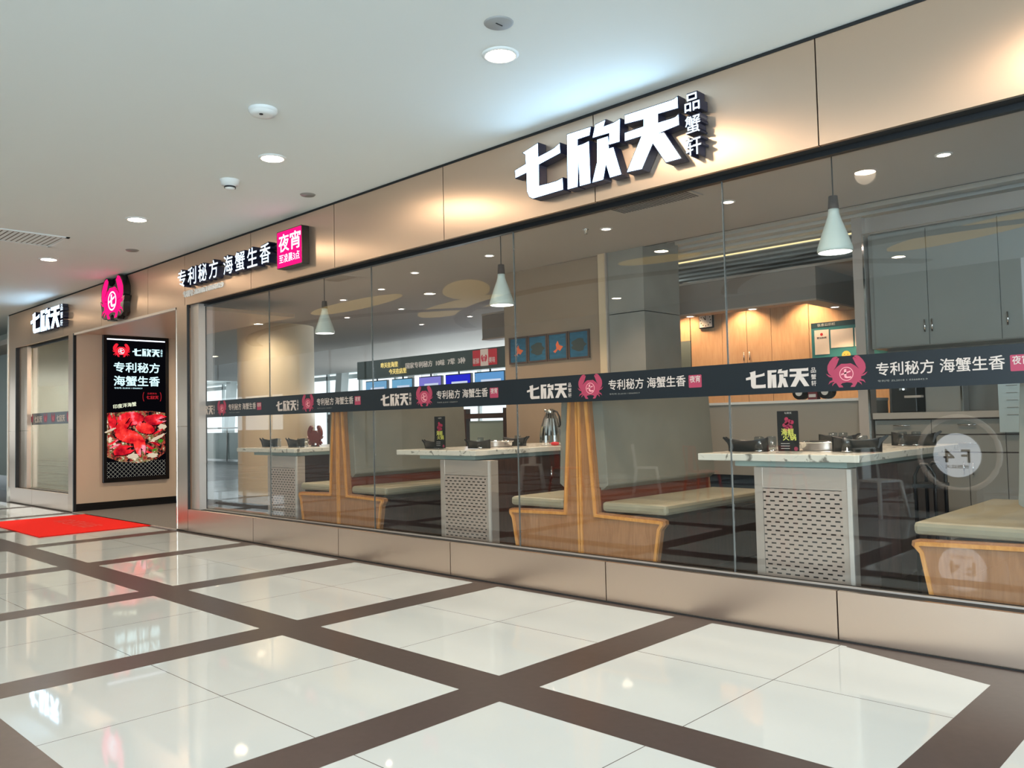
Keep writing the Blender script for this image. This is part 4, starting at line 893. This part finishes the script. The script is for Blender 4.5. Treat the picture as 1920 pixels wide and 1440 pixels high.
# low service wall
r = thing('service_counter', 'pale grey service counter behind the nearest table', 'counter', (-3.7, 3.0, FZ))
MB().box(-4.80, -2.92, 3.0, 3.5, .70, 1.42).build('body', pmat('warm grey counter panel', (.34, .32, .28), .35), r)
MB().box(-4.82, -2.92, 2.98, 3.52, 1.42, 1.445).build('countertop', white, r)
MB().box(-4.80, -2.92, 3.04, 3.5, FZ, .70).build('recessed_base', pmat('dark blue recess', (.01, .02, .035), .4), r)
for i, (x, col, nm) in enumerate(((-3.62, black, 'black round dispenser, left of two, on the grey service counter'), (-3.36, black, 'black round dispenser, right of two, on the grey service counter'))):
    r = thing('dispenser', nm, 'dispenser', (x, 3.15, 1.445), 'black dispensers')
    MB().prism(circ(x, 1.52, .07, 20), -3.2, -3.1, FRONT).build('case', col, r)
    MB().prism(circ(x, 1.52, .035, 16), -3.095, -3.090, FRONT).build('dial', paper, r)
r = thing('small_box', 'small dark red box between the black dispensers', 'box', (-3.49, 3.15, 1.445))
MB().box(-3.54, -3.45, 3.12, 3.2, 1.447, 1.53).build('carton', pmat('dark red carton', (.2, .03, .04), .5), r); MB().box(-3.53, -3.46, 3.115, 3.119, 1.47, 1.50).build('print', paper, r)
# steel frame and tall grey cabinets
struct('trim_63', MB().box(-2.975, -2.88, 2.92, 3.1, FZ, RC).box(-2.88, 3.6, 3.0, 3.08, 2.96, RC), silver)
struct('trim_64', MB().box(-2.885, -2.87, 2.915, 2.93, FZ, 2.94).box(-2.87, 3.6, 2.915, 2.93, 2.925, 2.94), chrome)
r = thing('tall_cabinet', 'tall grey wall cabinets with bar handles right of the steel post', 'cabinet', (-1.5, 3.0, 1.9))
MB().box(-2.86, 3.0, 3.0, 3.4, 1.885, 2.93).build('carcass', greycab, r)
for x0, x1, h_ in ((-2.82, -2.36, -2.39), (-2.36, -1.80, -2.33), (-1.80, -1.22, -1.75), (-1.22, -.66, -.72), (-.66, -.1, -.6), (-.1, .46, .4)):
    cab_door(r, x0, x1, 1.89, 2.92, 3.0, greydoor, h_, 2.055)
struct('wall_backsplash', MB().box(-2.86, 3.0, 3.38, 3.42, 1.30, 1.885), greycab)
r = thing('side_counter', 'stone-topped grey sideboard with drawers under the tall cabinets', 'sideboard', (-1.5, 3.0, FZ))
MB().box(-2.86, 3.0, 2.94, 3.38, 1.245, 1.30).build('worktop', pmat('pale taupe stone', (.42, .40, .36), .35), r)
MB().box(-2.86, 3.0, 3.0, 3.38, FZ, 1.245).build('carcass', darkwood, r)
for x0, x1 in ((-2.86, -2.38), (-2.38, -1.81), (-1.81, -1.22), (-1.22, -.64), (-.64, -.06)):
    xm = (x0+x1)/2
    cab_door(r, x0, x1, 1.105, 1.235, 3.0, greydoor, xm, 1.185, True)
    cab_door(r, x0, x1, .955, 1.10, 3.0, greydoor, xm, 1.03, True)
    cab_door(r, x0, xm, FZ+.06, .95, 3.0, greydoor, xm-.035, .82); cab_door(r, xm, x1, FZ+.06, .95, 3.0, greydoor, xm+.035, .82)
r = thing('drink_dispenser', 'dark drinks machine on the sideboard by the steel post', 'machine', (-2.6, 3.15, 1.30))
MB().box(-2.74, -2.52, 3.08, 3.3, 1.302, 1.75).build('case', blackm, r, bevel=.01); MB().lathe([(.035, 1.50), (.035, 1.62), (.0001, 1.62)], -2.63, 3.06, 14).build('canister', chrome, r)
MB().box(-2.60, -2.46, 3.0, 3.07, 1.43, 1.45).build('tray', silver, r)
r = thing('steel_panel_box', 'grey metal box beside the drinks machine', 'box', (-2.3, 3.2, 1.30))
MB().box(-2.46, -2.16, 3.12, 3.3, 1.302, 1.70).build('case', greydoor, r); MB().box(-2.17, -2.155, 3.10, 3.12, 1.302, 1.72).build('edge', chrome, r)
r = thing('paper_notice', 'pale blue paper hanging over the sideboard', 'notice', (-1.75, 2.93, 1.6))
MB().box(-1.84, -1.66, 2.93, 2.934, 1.12, 1.66).build('sheet', pmat('pale blue paper', (.45, .58, .62), .7), r)
mb = MB()
for k in range(5): mb.box(-1.78, -1.70, 2.926, 2.929, 1.50-.06*k, 1.505-.06*k)
mb.build('print', greycab, r)
# tubular rack
r = thing('tubular_rack', 'black tubular metal frame stand between the nearest table and right booth', 'rack', (-1.84, 1.2, FZ))
def uf(y):
    x0, x1, zt = -1.91, -1.79, .955
    return [(x0, y, FZ), (x0, y, zt-.07), (x0+.02, y, zt-.02), (x0+.045, y, zt), (x1-.045, y, zt), (x1-.02, y, zt-.02), (x1, y, zt-.07), (x1, y, FZ)]
for y in (1.08, 1.30): MB().tube(uf(y), .012, 8).build('frame', blackm, r)
MB().box(-1.93, -1.77, 1.07, 1.31, .80, .825).build('upper_bar', blackm, r); MB().box(-1.92, -1.78, 1.08, 1.30, .56, .58).build('lower_bar', blackm, r)

# ---- left window bay contents
make_spot(-15.9, 1.0, RC, 'added recessed spotlight that brightens the small left window bay', (1, .95, .85), 260, cone=2.8)  # unseen lamp added to brighten the bay
make_spot(-12.3, 1.95, RC, 'added recessed spotlight that brightens the tan column behind the entrance', (1, .88, .68), 120, cone=2.9)  # lamp added to light up the column front
struct('wall_bay', MB().box(-17.8, EL-.05, 1.76, 1.82, FZ, RC).box(-17.8, -17.7, .3, 1.76, FZ, RC), wall_pale)
struct('trim_65', MB().box(-16.75, -16.3, 1.3, 1.75, FZ, RC).box(-16.25, -16.1, 1.2, 1.35, FZ, RC), column_m)
r = thing('wall_notice', 'white notice sheet seen through the small left window', 'notice', (-17.2, 1.5, 2.2))
MB().box(-17.45, -17.1, 1.5, 1.51, 1.95, 2.45).build('sheet', paper, r); MB().box(-17.2, -17.12, 1.49, 1.52, 1.6, 1.9).build('bracket', column_m, r)
r = thing('bay_table', 'narrow white counter behind the small left window', 'table', (-15.4, .8, FZ))
MB().box(-16.3, EL-.08, .75, 1.3, 1.02, 1.08).build('counter_top', white, r)
for x in (-16.1, -14.6): MB().box(x, x+.06, .95, 1.01, FZ, 1.02).build('leg', silver, r)
